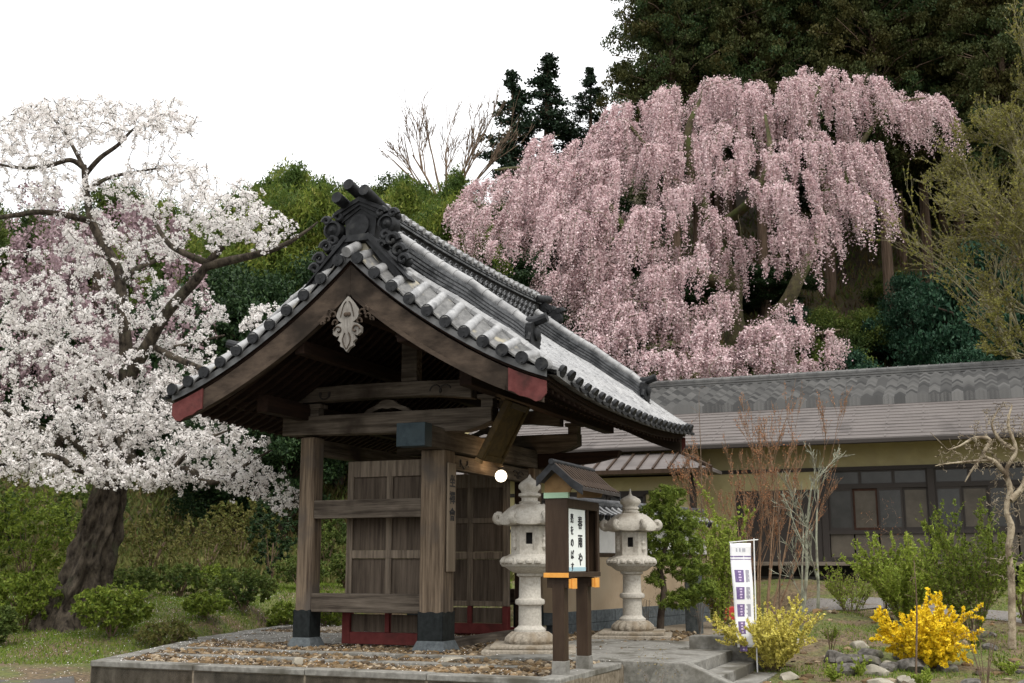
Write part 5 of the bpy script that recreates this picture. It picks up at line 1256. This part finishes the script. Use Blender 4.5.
def fan_tree(name, base, trunks, mat, label, cat, depth=3, leafm=None, lsize=.04, lstep=.2, leafname='buds', group=None, n=5, per=2, lr=.03, **k):
    t = empty(name, base); tag(t, label, cat, group); out = []
    for q in trunks: fan(q[0], q[1], q[2], q[3], q[4] if len(q) > 4 else depth, out, **k)
    tubes_np('branches', out, mat, t, n, tuple(base))
    if leafm:
        tw = [np.array(q[0]) for q in out if q[1][0] < .03]; C = along(tw, lstep, .2); P, U, V = puffs(C, per, lr, lsize, asp=1.8); quads_mesh(leafname, P-np.array(tuple(base)), U, V, leafm, t)
    return t
def bp(x, y, Y): p = at(x, y, Y); p.z = zp(p.x, p.y); return p
# bare tree on the skyline
Y = 60; b = bp(445, 300, Y); A = lambda x, y, d=0: tuple(at(x, y, Y+d))
fan_tree('bare_tree', b, [(tuple(b),(0,0,1),A(0,200)[2]-b.z,.26,0)]+[(A(447+k*2,215-abs(k)*3,k*.3),(k*.26,.1*rng.normal(),1),3.7,.10) for k in (-3,-2,-1,0,1,2,3)], M['brown_twig'],
    'leafless grey tree fanning against the white sky above the bamboo', 'tree', depth=3, spread=.38, upb=.12, rmin=.016, wob=.05, shrink=.6)
# tall bare tree with fine olive twigs at the right edge
Y = 34; b = bp(1060, 420, Y); A = lambda x, y, d=0: tuple(at(x, y, Y+d))
M['olive_twig'] = pmat('olive_twig', (.13,.115,.06), (.26,.235,.14), 8, (1,1,1), .9, .2)
fan_tree('bare_tree', b, [(tuple(b),(-.08,0,1),7,.2)]+[(A(x,y,d),(vx,vy,vz),L_,r) for x,y,d,vx,vy,vz,L_,r in [(1055,330,0,-.8,.1,.6,2.6,.08),(1052,290,0,-.9,-.2,.7,2.8,.09),(1050,250,0,-.8,.2,.9,3.0,.09),(1046,215,0,-.6,-.1,1,2.8,.08),(1044,180,0,-.5,.2,1,2.8,.08),(1042,150,0,-.2,0,1,3,.08),(1040,300,.3,-.5,-.5,.8,2.6,.07),(1052,270,0,-.3,.4,1,3,.07),(1050,240,0,.5,-.2,1,2.6,.07),(1058,370,0,-.9,-.2,.4,2,.05)]],
    M['olive_twig'], 'tall bare tree with a haze of fine olive twigs at the right edge', 'tree', depth=4, spread=.55, upb=.12, rmin=.006, wob=.07, shrink=.6, kids=(4,5), leafm=leafmat('olive_bud', [(.18,.17,.04),(.26,.24,.06),(.13,.14,.03)], .7, .2), lsize=.05, lstep=.13)
# red budded maple
Y = 27; b = bp(757, 600, Y)
fan_tree('maple_tree', b, [((b.x+k*.05, b.y+rng.normal()*.08, b.z-.1), (k*.075, rng.normal()*.1, 1), rng.uniform(3.2,4.4), .024) for k in range(-5,6)],
    M['red_twig'], 'upright many stemmed maple with reddish bare twigs in front of the hall', 'maple', depth=3, spread=.42, upb=.3, rmin=.004, wob=.03, shrink=.42, kids=(4,6), leafm=M['bud'], lsize=.02, lstep=.22)
# lichen covered pale trees
Y = 25; A = lambda x, y, d=0: at(x, y, Y+d)
b = bp(800, 596, Y); fan_tree('lichen_tree', b, [(tuple(b-Vector((0,0,.1))),(-.02,0,1),3.0,.045),(tuple(b-Vector((0,0,.1))),(.1,0,1),2.2,.03)],
    M['lichen'], 'small pale lichen covered tree with crooked twigs before the dark opening', 'tree', depth=3, spread=.6, upb=.2, rmin=.006, wob=.085, shrink=.42, kids=(4,6), group='pale lichened garden trees')
b = bp(817, 602, Y-.5); fan_tree('lichen_tree', b, [(tuple(b-Vector((0,0,.1))),(.16,0,1),2.6,.038)],
    M['lichen'], 'shorter pale lichened sapling leaning right beside the taller lichened one', 'tree', depth=3, spread=.6, upb=.2, rmin=.006, wob=.085, shrink=.42, kids=(4,6), group='pale lichened garden trees')
# gnarled pale tree at right edge
Y = 19.5; b = bp(1008, 600, Y); A = lambda x, y, d=0: at(x, y, Y+d)
gn = [([b,A(1011,575),A(1008,550),A(1011,528),A(1006,510),A(1010,490),A(1006,470),A(1016,450),A(1008,425),A(1012,405)],[.07,.06,.05,.065,.045,.055,.04,.032,.026,.014]),
      ([A(1006,475),A(995,462),A(983,455),A(990,440),A(975,438),A(960,446),A(948,450)],[.045,.042,.035,.035,.028,.018,.01]),
      ([A(1010,500),A(1022,488),A(1030,470),A(1045,460)],[.07,.05,.04,.02]),([A(983,456),A(972,470),A(965,482)],[.035,.02,.008]),([A(1014,450),A(1000,440),A(992,425),A(998,410)],[.04,.03,.02,.01]),([A(948,450),A(938,440),A(930,432)],[.012,.008,.005]),([A(990,460),A(965,462),A(945,464),A(935,466)],[.03,.02,.012,.006])]
bare('gnarled_tree', b, gn, ell(1000,440,36,42,Y,.6,300)+ell(1010,500,25,44,Y,.5,140)+ell(965,455,36,22,Y,.5,90)+ell(1005,560,26,30,Y,.5,50), pmat('gnarled_bark', (.16,.12,.08), (.42,.36,.26), 9, (1,1,1), .9, .9, (.10,.075,.05), 3, .5, dist=.02), 'old gnarled leafless garden tree with twisted pale branches at the right edge', 'tree', tip=.006, rk=.02, jit=.45)
# garden pine beside the far lantern
Y = 21.6; b = at(660, 632, Y); b.z = -.03; A = lambda x, y, d=0: at(x, y, Y+d)
pads = [(668,497,19,12,120),(662,512,24,12,110),(680,522,22,13,120),(660,535,20,12,90),(684,545,22,13,120),(662,560,20,10,90),(690,568,22,12,110),(700,590,22,12,110),(655,580,10,8,40),(678,600,22,10,80),(650,545,10,8,40)]
pt = empty('pine_tree', b); tag(pt, 'small bright green garden pine with layered pads beside the far stone lantern', 'pine')
pa = []; 
for x, y, rx, ry, n in pads: pa += ell(x, y, rx, ry, Y, rx*Y/F*.9, n)
pol, tw = grow([([b,A(661,615),A(664,590),A(660,565),A(668,540),A(672,515),A(668,498)],[.075,.065,.055,.05,.04,.028,.012])], pa, tip=.004, kseg=5, jit=.12, rk=.012, up=.1)
tubes_np('branches', pol, M['barkdk'], pt, 6, tuple(b))
C = along(tw, .02, .3); P, U, V = puffs(C, 8, .05, .020, asp=5.5); quads_mesh('needles', P-np.array(tuple(b)), U, V, M['pine'], pt)
# ------------------------------------------------------------------ shrubs
def shrub(name, x, yb, Y, rx, h, mat, label, cat='shrub', n=170, leaf=.04, per=7, tw_=None, step=.05, group=None, stems=9, up=.3, fl=None, asp=1.8, lr=.05, onz=None, leafname='leaves', t0=.3, top=1.0, jit=.12):
    b = bp(x, yb, Y); 
    if onz is not None: b.z = onz
    mpp = Y/F; R = rx*mpp; H = h*mpp; at_ = []
    while len(at_) < n:
        q = rng.uniform(-1,1,3)
        if q@q > 1: continue
        at_.append((b.x+q[0]*R, b.y+q[1]*R*.9, b.z+H*(.12+.88*(q[2]*.5+.5))*top))
    lm = []
    for k in range(stems):
        a = rng.uniform(0,2*pi); sr = .35 if name == 'bare_shrub' else 1
        lm.append(([tuple(b-Vector((0,0,.06))), (b.x+cos(a)*R*.2,b.y+sin(a)*R*.2,b.z+H*.3), (b.x+cos(a)*R*.45,b.y+sin(a)*R*.45,b.z+H*.55)], [.022*sr,.015*sr,.008*sr]))
    t = empty(name, b); tag(t, label, cat, group); pol, tw = grow(lm, at_, tip=.003 if sr == 1 else .002, kseg=5, jit=jit, rk=.006*sr, up=up)
    tubes_np('stems', pol, tw_ or M['brown_twig'], t, 4, tuple(b))
    C = along(tw, step*.62, t0); P, U, V = puffs(C, per, lr, leaf, asp=asp); quads_mesh(leafname, P-np.array(tuple(b)), U, V, mat, t); return t
GA = 'rounded azalea shrubs on the left lawn'
shrub('azalea_shrub', 112, 622, 20.5, 42, 50, M['azalea'], 'rounded green azalea in front of the cherry trunk, largest on the lawn', n=420, group=GA)
shrub('azalea_shrub', 24, 618, 21.5, 42, 58, M['azalea'], 'green azalea left of the cherry trunk at the left edge', n=400, group=GA)
shrub('azalea_shrub', 168, 630, 20.0, 30, 34, M['olive_br'], 'low brownish azalea right of the big azalea by the lawn steps', n=200, leaf=.035, per=4, group=GA)
shrub('azalea_shrub', 243, 606, 24.5, 36, 42, M['green_mid'], 'dark green azalea behind the lawn midway between cherry and gate', n=300, group=GA)
shrub('azalea_shrub', 322, 600, 25.5, 24, 42, M['azalea'], 'green azalea seen between the two near gate posts', n=240, group=GA)
shrub('azalea_shrub', 285, 604, 25, 20, 36, M['azalea'], 'small green azalea just left of the rear gate post', n=180, group=GA)
shrub('azalea_shrub', 180, 585, 27, 34, 34, M['green_mid'], 'distant green azalea behind the low brownish one', n=200, group=GA)
shrub('azalea_shrub', 135, 590, 26, 26, 36, M['green_mid'], 'green azalea right behind the cherry trunk', n=180, group=GA)
for x, yb, Y, rx, h, mt, lab in ((205,612,22.8,24,24,'azalea','small low azalea between the brownish azalea and the dark green one'),(300,592,28,30,34,'green_mid','dark azalea behind the rear gate post'),(70,600,24.5,30,44,'azalea','azalea half hidden behind the cherry trunk base'),(212,590,27.5,26,30,'azalea','yellow green azalea beyond the low brownish one'),(345,590,28.5,18,36,'green_mid','dark azalea seen through the gate beside the door leaf'),(-5,640,20,26,40,'green_mid','dark azalea cut by the left edge near the road')):
    shrub('azalea_shrub', x, yb, Y, rx, h, M[mt], lab, n=int(rx*8), group=GA)
shrub('tall_shrub', 25, 590, 27, 50, 112, M['azalea'], 'tall yellow green shrub behind the azalea at the left edge', n=320, leaf=.05, per=5, lr=.08)
shrub('tall_shrub', 205, 580, 30, 40, 70, M['olive_br'], 'tall brownish twiggy shrub beyond the lawn under the cherry branches', n=260, leaf=.045, per=3, step=.07)
shrub('tall_shrub', 150, 575, 31, 30, 70, M['olive_br'], 'olive shrub just right of the cherry trunk in the distance', n=200, leaf=.045, per=4)
shrub('tall_shrub', 270, 590, 29, 26, 95, M['green_dk'], 'dark tall shrub left of the rear gate post with a thin trunk', n=200, leaf=.05, per=5)
shrub('tall_shrub', 325, 578, 33, 24, 60, M['green_mid'], 'leafy shrub seen above the lower gate rail', n=200, leaf=.05, per=6)
shrub('tall_shrub', 85, 575, 33, 40, 100, M['green_mid'], 'green thicket shrub behind the cherry trunk', n=260, leaf=.06, per=5, lr=.08)
shrub('tall_shrub', -25, 590, 28, 50, 110, M['green_mid'], 'green thicket shrub at the far left edge', n=260, leaf=.06, per=5, lr=.08)
shrub('tall_shrub', 240, 565, 36, 44, 70, M['olive_br'], 'ochre brush on the bank far behind the lawn', n=260, leaf=.06, per=4, lr=.08)
# right garden
def spray(name, x, yb, Y, n, L_, lean, mat, label, cat, leaf, step, per=3, lr=.02, r=.012, leafname='leaves', depth=2, kids=(3,5), shrink=.5, spread=.5, upb=.2, tw_=None, dz=0, wob=.06, asp=1.8, rmin=.003, rb=.12):
    b = bp(x, yb, Y); b.z += dz; t = empty(name, b); tag(t, label, cat); out = []
    for k in range(n):
        a = rng.uniform(0, 2*pi); q = lean*math.sqrt(rng.uniform(.02,1)); p = (b.x+cos(a)*rb*rng.random(), b.y+sin(a)*rb*rng.random(), b.z-.05)
        fan(p, (cos(a)*q, sin(a)*q, 1), L_*rng.uniform(.6,1.1), r, depth, out, spread, upb, kids, rmin, shrink, wob)
    tubes_np('stems', out, tw_ or M['brown_twig'], t, 4, tuple(b)); tw = [np.array(q[0]) for q in out]; C = along(tw, step, .22)
    P, U, V = puffs(C, per, lr, leaf, asp=asp); sc_ = rng.uniform(.55,1.25,(len(P),1)); quads_mesh(leafname, P-np.array(tuple(b)), U*sc_, V*sc_, mat, t); return t
spray('forsythia_bush', 926, 645, 17.6, 44, .72, 1.05, M['yellow'], 'vivid golden forsythia bush at the right of the garden', 'forsythia', .036, .013, 3, .022, .011, 'flowers', spread=.6, upb=-.02, wob=.1)
spray('pale_flower_bush', 772, 664, 17.4, 46, .74, 1.0, M['paleyellow'], 'pale yellow flowering bush beside the stone steps and the banner', 'bush', .026, .015, 3, .02, .010, 'flowers', spread=.5, upb=.1)
spray('leafy_shrub', 905, 602, 22.5, 34, 1.25, .7, M['fresh'], 'light green airy shrub in front of the hall doors', 'shrub', .03, .024, 3, .03, .011, upb=.25, asp=2.5)
spray('leafy_shrub', 972, 616, 20.5, 24, 1.45, .6, M['azalea'], 'tall olive green shrub between the forsythia and the gnarled tree', 'shrub', .026, .03, 3, .03, .011, upb=.25, asp=2.5)
spray('leafy_shrub', 720, 602, 24.5, 22, 2.3, .22, M['fresh'], 'slim yellow green shrub beside the wall end', 'shrub', .032, .035, 3, .035, .012, upb=.2, asp=2.5, shrink=.35)
spray('leafy_shrub', 850, 600, 24, 20, .8, .9, M['fresh'], 'small sparse fresh green shrub before the shaded veranda', 'shrub', .025, .035, 2, .03, .008, upb=.2)
shrub('leafy_shrub', 1022, 595, 22, 22, 66, M['fresh'], 'light green shrub at the right edge beyond the gnarled tree', n=130, leaf=.04, per=5)
shrub('leafy_shrub', 735, 640, 19, 22, 46, M['olive_br'], 'low brown leafed shrub behind the banner', n=110, leaf=.04, per=3)
shrub('bare_shrub', 655, 690, 13.2, 26, 60, M['dry'], 'thin dry weeds growing by the platform corner near the steps', 'weeds', n=70, leaf=.012, per=1, step=.1, tw_=M['grey_twig'], up=.7, onz=-.28)
shrub('bare_shrub', 700, 625, 22.2, 20, 70, M['bud'], 'bare twiggy shrub behind the pine at the wall', n=70, leaf=.012, per=1, step=.15, tw_=M['grey_twig'], up=.7, onz=0.0)
shrub('bare_shrub', 648, 636, 21.8, 16, 60, M['dry'], 'bare grey twigs standing between the far lantern and the pine', n=45, leaf=.01, per=1, step=.3, tw_=M['grey_twig'], up=.8, onz=0.0)
shrub('bare_shrub', 985, 683, 14.5, 34, 110, M['olive_br'], 'thin upright brown stemmed shrub in the lower right corner', n=90, leaf=.014, per=1, step=.12, up=.8, stems=9)
shrub('bare_shrub', 885, 600, 23, 24, 130, M['bud'], 'wispy bare shrub in front of the hall post', n=90, leaf=.012, per=1, step=.15, tw_=M['brown_twig'], up=.7)
shrub('bare_shrub', 830, 640, 18.5, 22, 52, M['dry'], 'low dry twiggy plant between the pale bush and the rocks', n=60, leaf=.012, per=1, step=.12, up=.8)
# young saplings
for x, yt, yb, Y, lab in ((778,480,640,18.5,'thin bare sapling rising beside the banner'),(915,560,655,17,'thin bare stem rising left through the forsythia'),(700,400,610,25,'thin red twigged sapling by the end of the wall')):
    b = bp(x, yb, Y); A = lambda x, y, d=0: at(x, y, Y+d)
    bare('sapling', b, [([b,A(x+2,(yb+yt)/2),A(x-1,yt)],[.02,.014,.005])], ell(x,(yt*1.6+yb*.4)/2,14,(yb-yt)/3,Y,.3,16), M['brown_twig'], lab, 'sapling', tip=.003, rk=.008, up=.4)
# hillside evergreens and brush behind the hall
hv = broad_mesh('evergreen_shrub', M['blue_green'], 5, 2.2, 91, 80, 420, .07, .05)
for i, (x, yt, yb, Y, lab) in enumerate([(908,275,345,54,'dark glossy evergreen shrub on the slope below the lit cedar trunks'),(990,240,360,50,'large dark evergreen shrub on the slope at the right edge'),(1055,280,380,48,'dark evergreen shrub partly outside the right edge of the slope'),(795,300,350,56,'dark evergreen shrub on the slope just behind the weeping cherry'),(965,350,385,44,'low evergreen shrub above the hall ridge at the right'),(850,350,385,46,'low evergreen shrub above the hall ridge beneath the hillside')]):
    p = at(x, yb, Y); top = at(x, yt, Y); p.z = zp(p.x,p.y); H = max(1.5, top.z-p.z); place(hv, i == 0, tuple(p), i*1.3, (H/5*.85, H/5), lab, 'shrub', 'evergreen shrubs on the slope')
uv = broad_mesh('undergrowth_bush', M['green_mid'], 3, 1.8, 95, 50, 260, .07, .05)
for i, (x, yb, Y) in enumerate([(870,330,55),(840,355,50),(945,300,58),(930,350,49),(880,360,47),(1005,365,46),(820,320,54),(965,320,56),(895,318,60),(780,350,48)]):
    p = at(x, yb, Y); p.z = zp(p.x, p.y); place(uv, i == 0, tuple(p), i*1.7, rng.uniform(.7,1.1), 'olive green undergrowth bush among others on the slope below the cedars', 'bush', 'undergrowth bushes on the slope')
# brush and litter of the slope, grass, ground cover
def cover(name, n, fx, mat, size, asp, lift, label=None, up=1.0):
    X, Y_ = fx(n); Z = zg(X, Y_); P = np.stack([X, Y_, Z+lift*rng.random(len(X))**1.5], 1)
    N = len(P); V = np.stack([rng.normal(size=N)*.45, rng.normal(size=N)*.45, np.full(N, up)], 1)*size; s = size/asp
    a = rng.uniform(0, 2*pi, N); U = np.stack([np.cos(a)*s, np.sin(a)*s, np.zeros(N)], 1)
    V *= rng.uniform(.5,1.3,(N,1)); o = quads_mesh(name, P, U, V, mat, None, tri=True); tag(o, kind='stuff'); return o
def clump(X, Y_, k): return (np.sin(X*.9+Y_*1.3)+np.sin(X*2.3-Y_*.7+2)+np.sin(Y_*2.9+X*.4)) > k
def f_left(n): 
    X = rng.uniform(-16, 0, n); Y_ = rng.uniform(17.9, 34, n); ok = (poly_sd(X,Y_,PLAT) > .1) & (Y_ > 18.1-.12*X*.0); return X[ok], Y_[ok]
def f_right(n):
    X = rng.uniform(2.5, 14, n); Y_ = rng.uniform(12.5, 29.5, n); ok = (poly_sd(X,Y_,FLAT) > .1) & clump(X, Y_, .3); 
    pd = np.abs(Y_-np.interp(X, [3,5.5,8,10.5,14,20],[25.6,26.2,25,22.5,20.5,19])) > 1.1
    ok &= pd; return X[ok], Y_[ok]
def f_right2(n): X = rng.uniform(2.5, 14, n); Y_ = rng.uniform(12.5, 29.5, n); ok = poly_sd(X,Y_,FLAT) > .1; return X[ok], Y_[ok]
def f_hill(n): X = rng.uniform(-34, 42, n); Y_ = rng.uniform(39, 72, n); return X, Y_
def f_bank(n): X = rng.uniform(-26, 2, n); Y_ = rng.uniform(30, 50, n); return X, Y_
cover('lawn_grass', 130000, f_left, M['grass'], .06, 7, .0)
cover('garden_grass', 60000, f_right, M['grass'], .055, 7, .0)
cover('fallen_litter', 14000, f_left, M['dry'], .03, 1.5, .02, up=.2)
cover('garden_litter', 40000, f_right2, M['dry'], .03, 1.5, .02, up=.2)
cover('hillside_brush', 60000, f_hill, leafmat('slope_brush', [(.10,.07,.03),(.14,.11,.045),(.06,.09,.022),(.09,.12,.03)], .8, .2), .35, 6, .5)
def f_pet(n):
    X = rng.uniform(-12, 3.5, n); Y_ = rng.uniform(13.5, 27, n); ok = ((poly_sd(X,Y_,PLAT) < -.1) | (poly_sd(X,Y_,PLAT) > .15)) & (rng.random(n) < np.exp(-((X+6)/5.5)**2)); return X[ok], Y_[ok]
X, Y_ = f_pet(12000); Z = np.where(poly_sd(X,Y_,PLAT) < 0, .012, zg(X,Y_)+.015)
a = rng.uniform(0,6.28,len(X)); U = np.stack([np.cos(a),np.sin(a),rng.normal(size=len(X))*.3],1)*.011; V = np.stack([-np.sin(a),np.cos(a),rng.normal(size=len(X))*.3],1)*.009
tag(quads_mesh('fallen_petals', np.stack([X,Y_,Z+rng.random(len(X))*.03],1), U, V, M['petal']), kind='stuff')
cover('bank_brush', 40000, f_bank, leafmat('bank_brush_leaf', [(.10,.09,.03),(.09,.12,.025),(.15,.13,.05),(.06,.09,.018)], .8, .2), .22, 5, .4)
def f_peb(n):
    X = rng.uniform(2.2, 14, n); Y_ = rng.uniform(13, 24, n); ok = (poly_sd(X,Y_,PLAT) > .2) & ~clump(X, Y_, .9); return X[ok], Y_[ok]
X, Y_ = f_peb(900); tag(pebbles('garden_pebbles', [(x, y, zp(x,y)) for x, y in zip(X, Y_)], rng.uniform(.02,1,len(X))**2.5*.11+.02, M['pebble']), kind='stuff')
# ------------------------------------------------------------------ rocks
GR = 'rocks along the garden edge'
for i, (x, y, Y, r, lab, mt) in enumerate([(868,643,18.6,.24,'rounded grey rock below the forsythia, with a dark top','rock'),(858,658,17.8,.30,'broad mossy rock at the centre of the rock group','rock'),(833,652,18.2,.26,'flat grey rock left of the rock group','rock'),(886,660,17.6,.16,'small pale grey rock in the middle of the group','rockw'),(914,664,17.4,.30,'flat wide brown rock right below the forsythia','rock'),(876,672,17.0,.20,'low pale brown rock in front of the group','rockw'),(918,646,18.4,.24,'dark rock tucked under the forsythia','rock'),(848,672,17.0,.22,'brown rock near the pale yellow bush','rock'),(900,648,18.4,.16,'dark angular rock between the rounded rock and the forsythia','rock'),(905,680,16.2,.14,'small pale rock near the bottom edge','rockw'),(880,686,15.8,.17,'low pale rock at the bottom edge of the garden','rockw')]):
    p = bp(x, y, Y); p.z += r*.12; rock('garden_rock', p, r, lab, M[mt], GR, 1.25, .62, 30+i)
for i, (x, y, r) in enumerate([(720,628,.2),(738,634,.22),(706,622,.16),(752,622,.2)]):
    p = bp(x, y, 20.5+i*.4); rock('garden_rock', p, r, ['dark rock beside the stone post','dark rock left of the banner foot','small dark rock at the wall end','dark rock just behind the banner'][i], M['rock'], 'dark rocks by the wall end', 1.2, .6, 60+i)
rock('pale_stone', (onk := at(298, 661, 15.6)) and (onk.x, onk.y, .03), .085, 'pale yellowish stone lying on the pebbles near the front kerb', M['rockw'], None, 1.2, .7, 77)
rock('pale_stone', tuple(L(1.1,-1.6,.02)), .13, 'flat pale boulder lying on the pebbles before the near lantern', M['rockw'], None, 1.6, .4, 78)
k = 0
while k < 26:
    x = rng.uniform(3.4, 9.5); y = rng.uniform(14.5, 20.5)
    if poly_sd(x, y, FLAT) < .5: continue
    r = rng.uniform(.07,.2); rock('garden_rock', (x, y, zp(x,y)+r*.1), r, 'small weathered stone among others strewn over the soil of the right garden', M['rock' if k % 3 else 'rockw'], 'small stones strewn over the garden soil', 1.2, .6, 100+k); k += 1
for i in range(16):
    x = rng.uniform(3.6, 9.5); y = rng.uniform(15, 21)
    if poly_sd(x, y, FLAT) < .6: continue
    b = Vector((x, y, zp(x, y))); t = empty('low_plant', b); tag(t, 'low leafy green plant among others on the soil of the right garden', 'plant', 'low plants of the right garden'); out = []
    for q in range(9): a_ = rng.uniform(0,6.28); fan(b, (cos(a_)*.8, sin(a_)*.8, 1), rng.uniform(.12,.25), .004, 1, out, .6, .1, (2,4), .002, .5, .05)
    tubes_np('stems', out, M['brown_twig'], t, 4, tuple(b)); C = along([np.array(q[0]) for q in out], .012, .1); P, U, V = puffs(C, 3, .015, .028); quads_mesh('leaves', P-np.array(tuple(b)), U, V, M['azalea' if i % 2 else 'fresh'], t)
# low stone steps on the lawn behind the platform
ls = empty('lawn_steps', at(245, 632, 23)); ls.location.z = zp(ls.location.x, ls.location.y); ls.rotation_euler = (0,0,-.15); tag(ls, 'low grey stone steps crossing the lawn behind the platform kerb', 'steps')
for i in range(3): m = MB(); m.box(-1.3+.25*i,1.0+.3*i,i*.45,i*.45+.44,-.15,.03+.1*i); m.build('step', M['slab'], ls, bevel=.015)
# ------------------------------------------------------------------ banner
bb = bp(750, 655, 17.2); bn = empty('banner', bb, radians(6)); tag(bn, 'narrow white banner with purple printed squares on a thin pole in the garden', 'banner')
zt_ = at(757, 541, 17.2).z-bb.z; zb_ = at(757, 645, 17.2).z-bb.z
m = MB(); m.tube([(.10,0,-.1),(.11,0,zt_*.5),(.125,0,zt_+.04)], [.012,.011,.009], 8); m.tube([(-.25,0,zt_-.02),(.19,0,zt_+.02)], .007, 6); m.build('pole', flat('white_pole', (.7,.7,.68), .4), bn, smooth=50)
m = MB(); vs = []; nx, nz = 9, 26
def cl_(u, v): return (-.24+u*(.32-.05*v)+.05*v-.0, .02*sin(u*7+v*5)+.015*sin(v*11), zt_-.03-v*(zt_-max(.1, zb_)))
m.add([cl_(i/(nx-1), j/(nz-1)) for j in range(nz) for i in range(nx)], [(j*nx+i,j*nx+i+1,(j+1)*nx+i+1,(j+1)*nx+i) for j in range(nz-1) for i in range(nx-1)])
cl_o = m.build('cloth', M['cloth'], bn, smooth=80); sm = cl_o.modifiers.new('thick', 'SOLIDIFY'); sm.thickness = .004
def patch(u0, u1, v0, v1, mat, name, nu=6, nv=6, d=.006):
    m = MB(); vs = [Vector(cl_(u0+(u1-u0)*i/nu, v0+(v1-v0)*j/nv))-Vector((0,d,0)) for j in range(nv+1) for i in range(nu+1)]
    m.add(vs, [(j*(nu+1)+i,j*(nu+1)+i+1,(j+1)*(nu+1)+i+1,(j+1)*(nu+1)+i) for j in range(nv) for i in range(nu)]); return m.build(name, mat, cl_o)
for k in range(5):
    v0 = .26+k*.165; patch(.14,.56,v0,v0+.12,M['purple'],'purple_square')
    if k < 3: patch(.66,.86,v0,v0+.12,flat('grey_print%d'%k,(.32,.31,.36)),'side_print')
    for j in range(4): patch(.29+.02*(j%2),.43-.02*(j%2),v0+.012+j*.027,v0+.026+j*.027,flat('pale_print%d%d'%(k,j),(.62,.5,.7)),'light_mark',2,1,.009)
patch(0,1,.125,.137,M['purple'],'stripe'); patch(0,1,.155,.162,M['purple'],'stripe')
for u in (.28,.42,.56,.64): patch(u,u+.06,.05,.085,flat('faint_print%d'%int(u*100),(.4,.4,.45)),'small_mark',2,2)
# red marker in the garden
rm = empty('red_marker', bp(727, 575, 26.5)); tag(rm, 'small red board on a white stake beyond the banner', 'marker')
m = MB(); m.tube([(-.12,0,-.1),(-.2,0,.65)], .015, 6); m.build('stake', flat('white_stake',(.6,.6,.58)), rm); m = MB(); m.box(-.16,.16,-.02,.02,.28,.62); m.build('board', flat('red_board',(.5,.03,.03)), rm, bevel=.02)
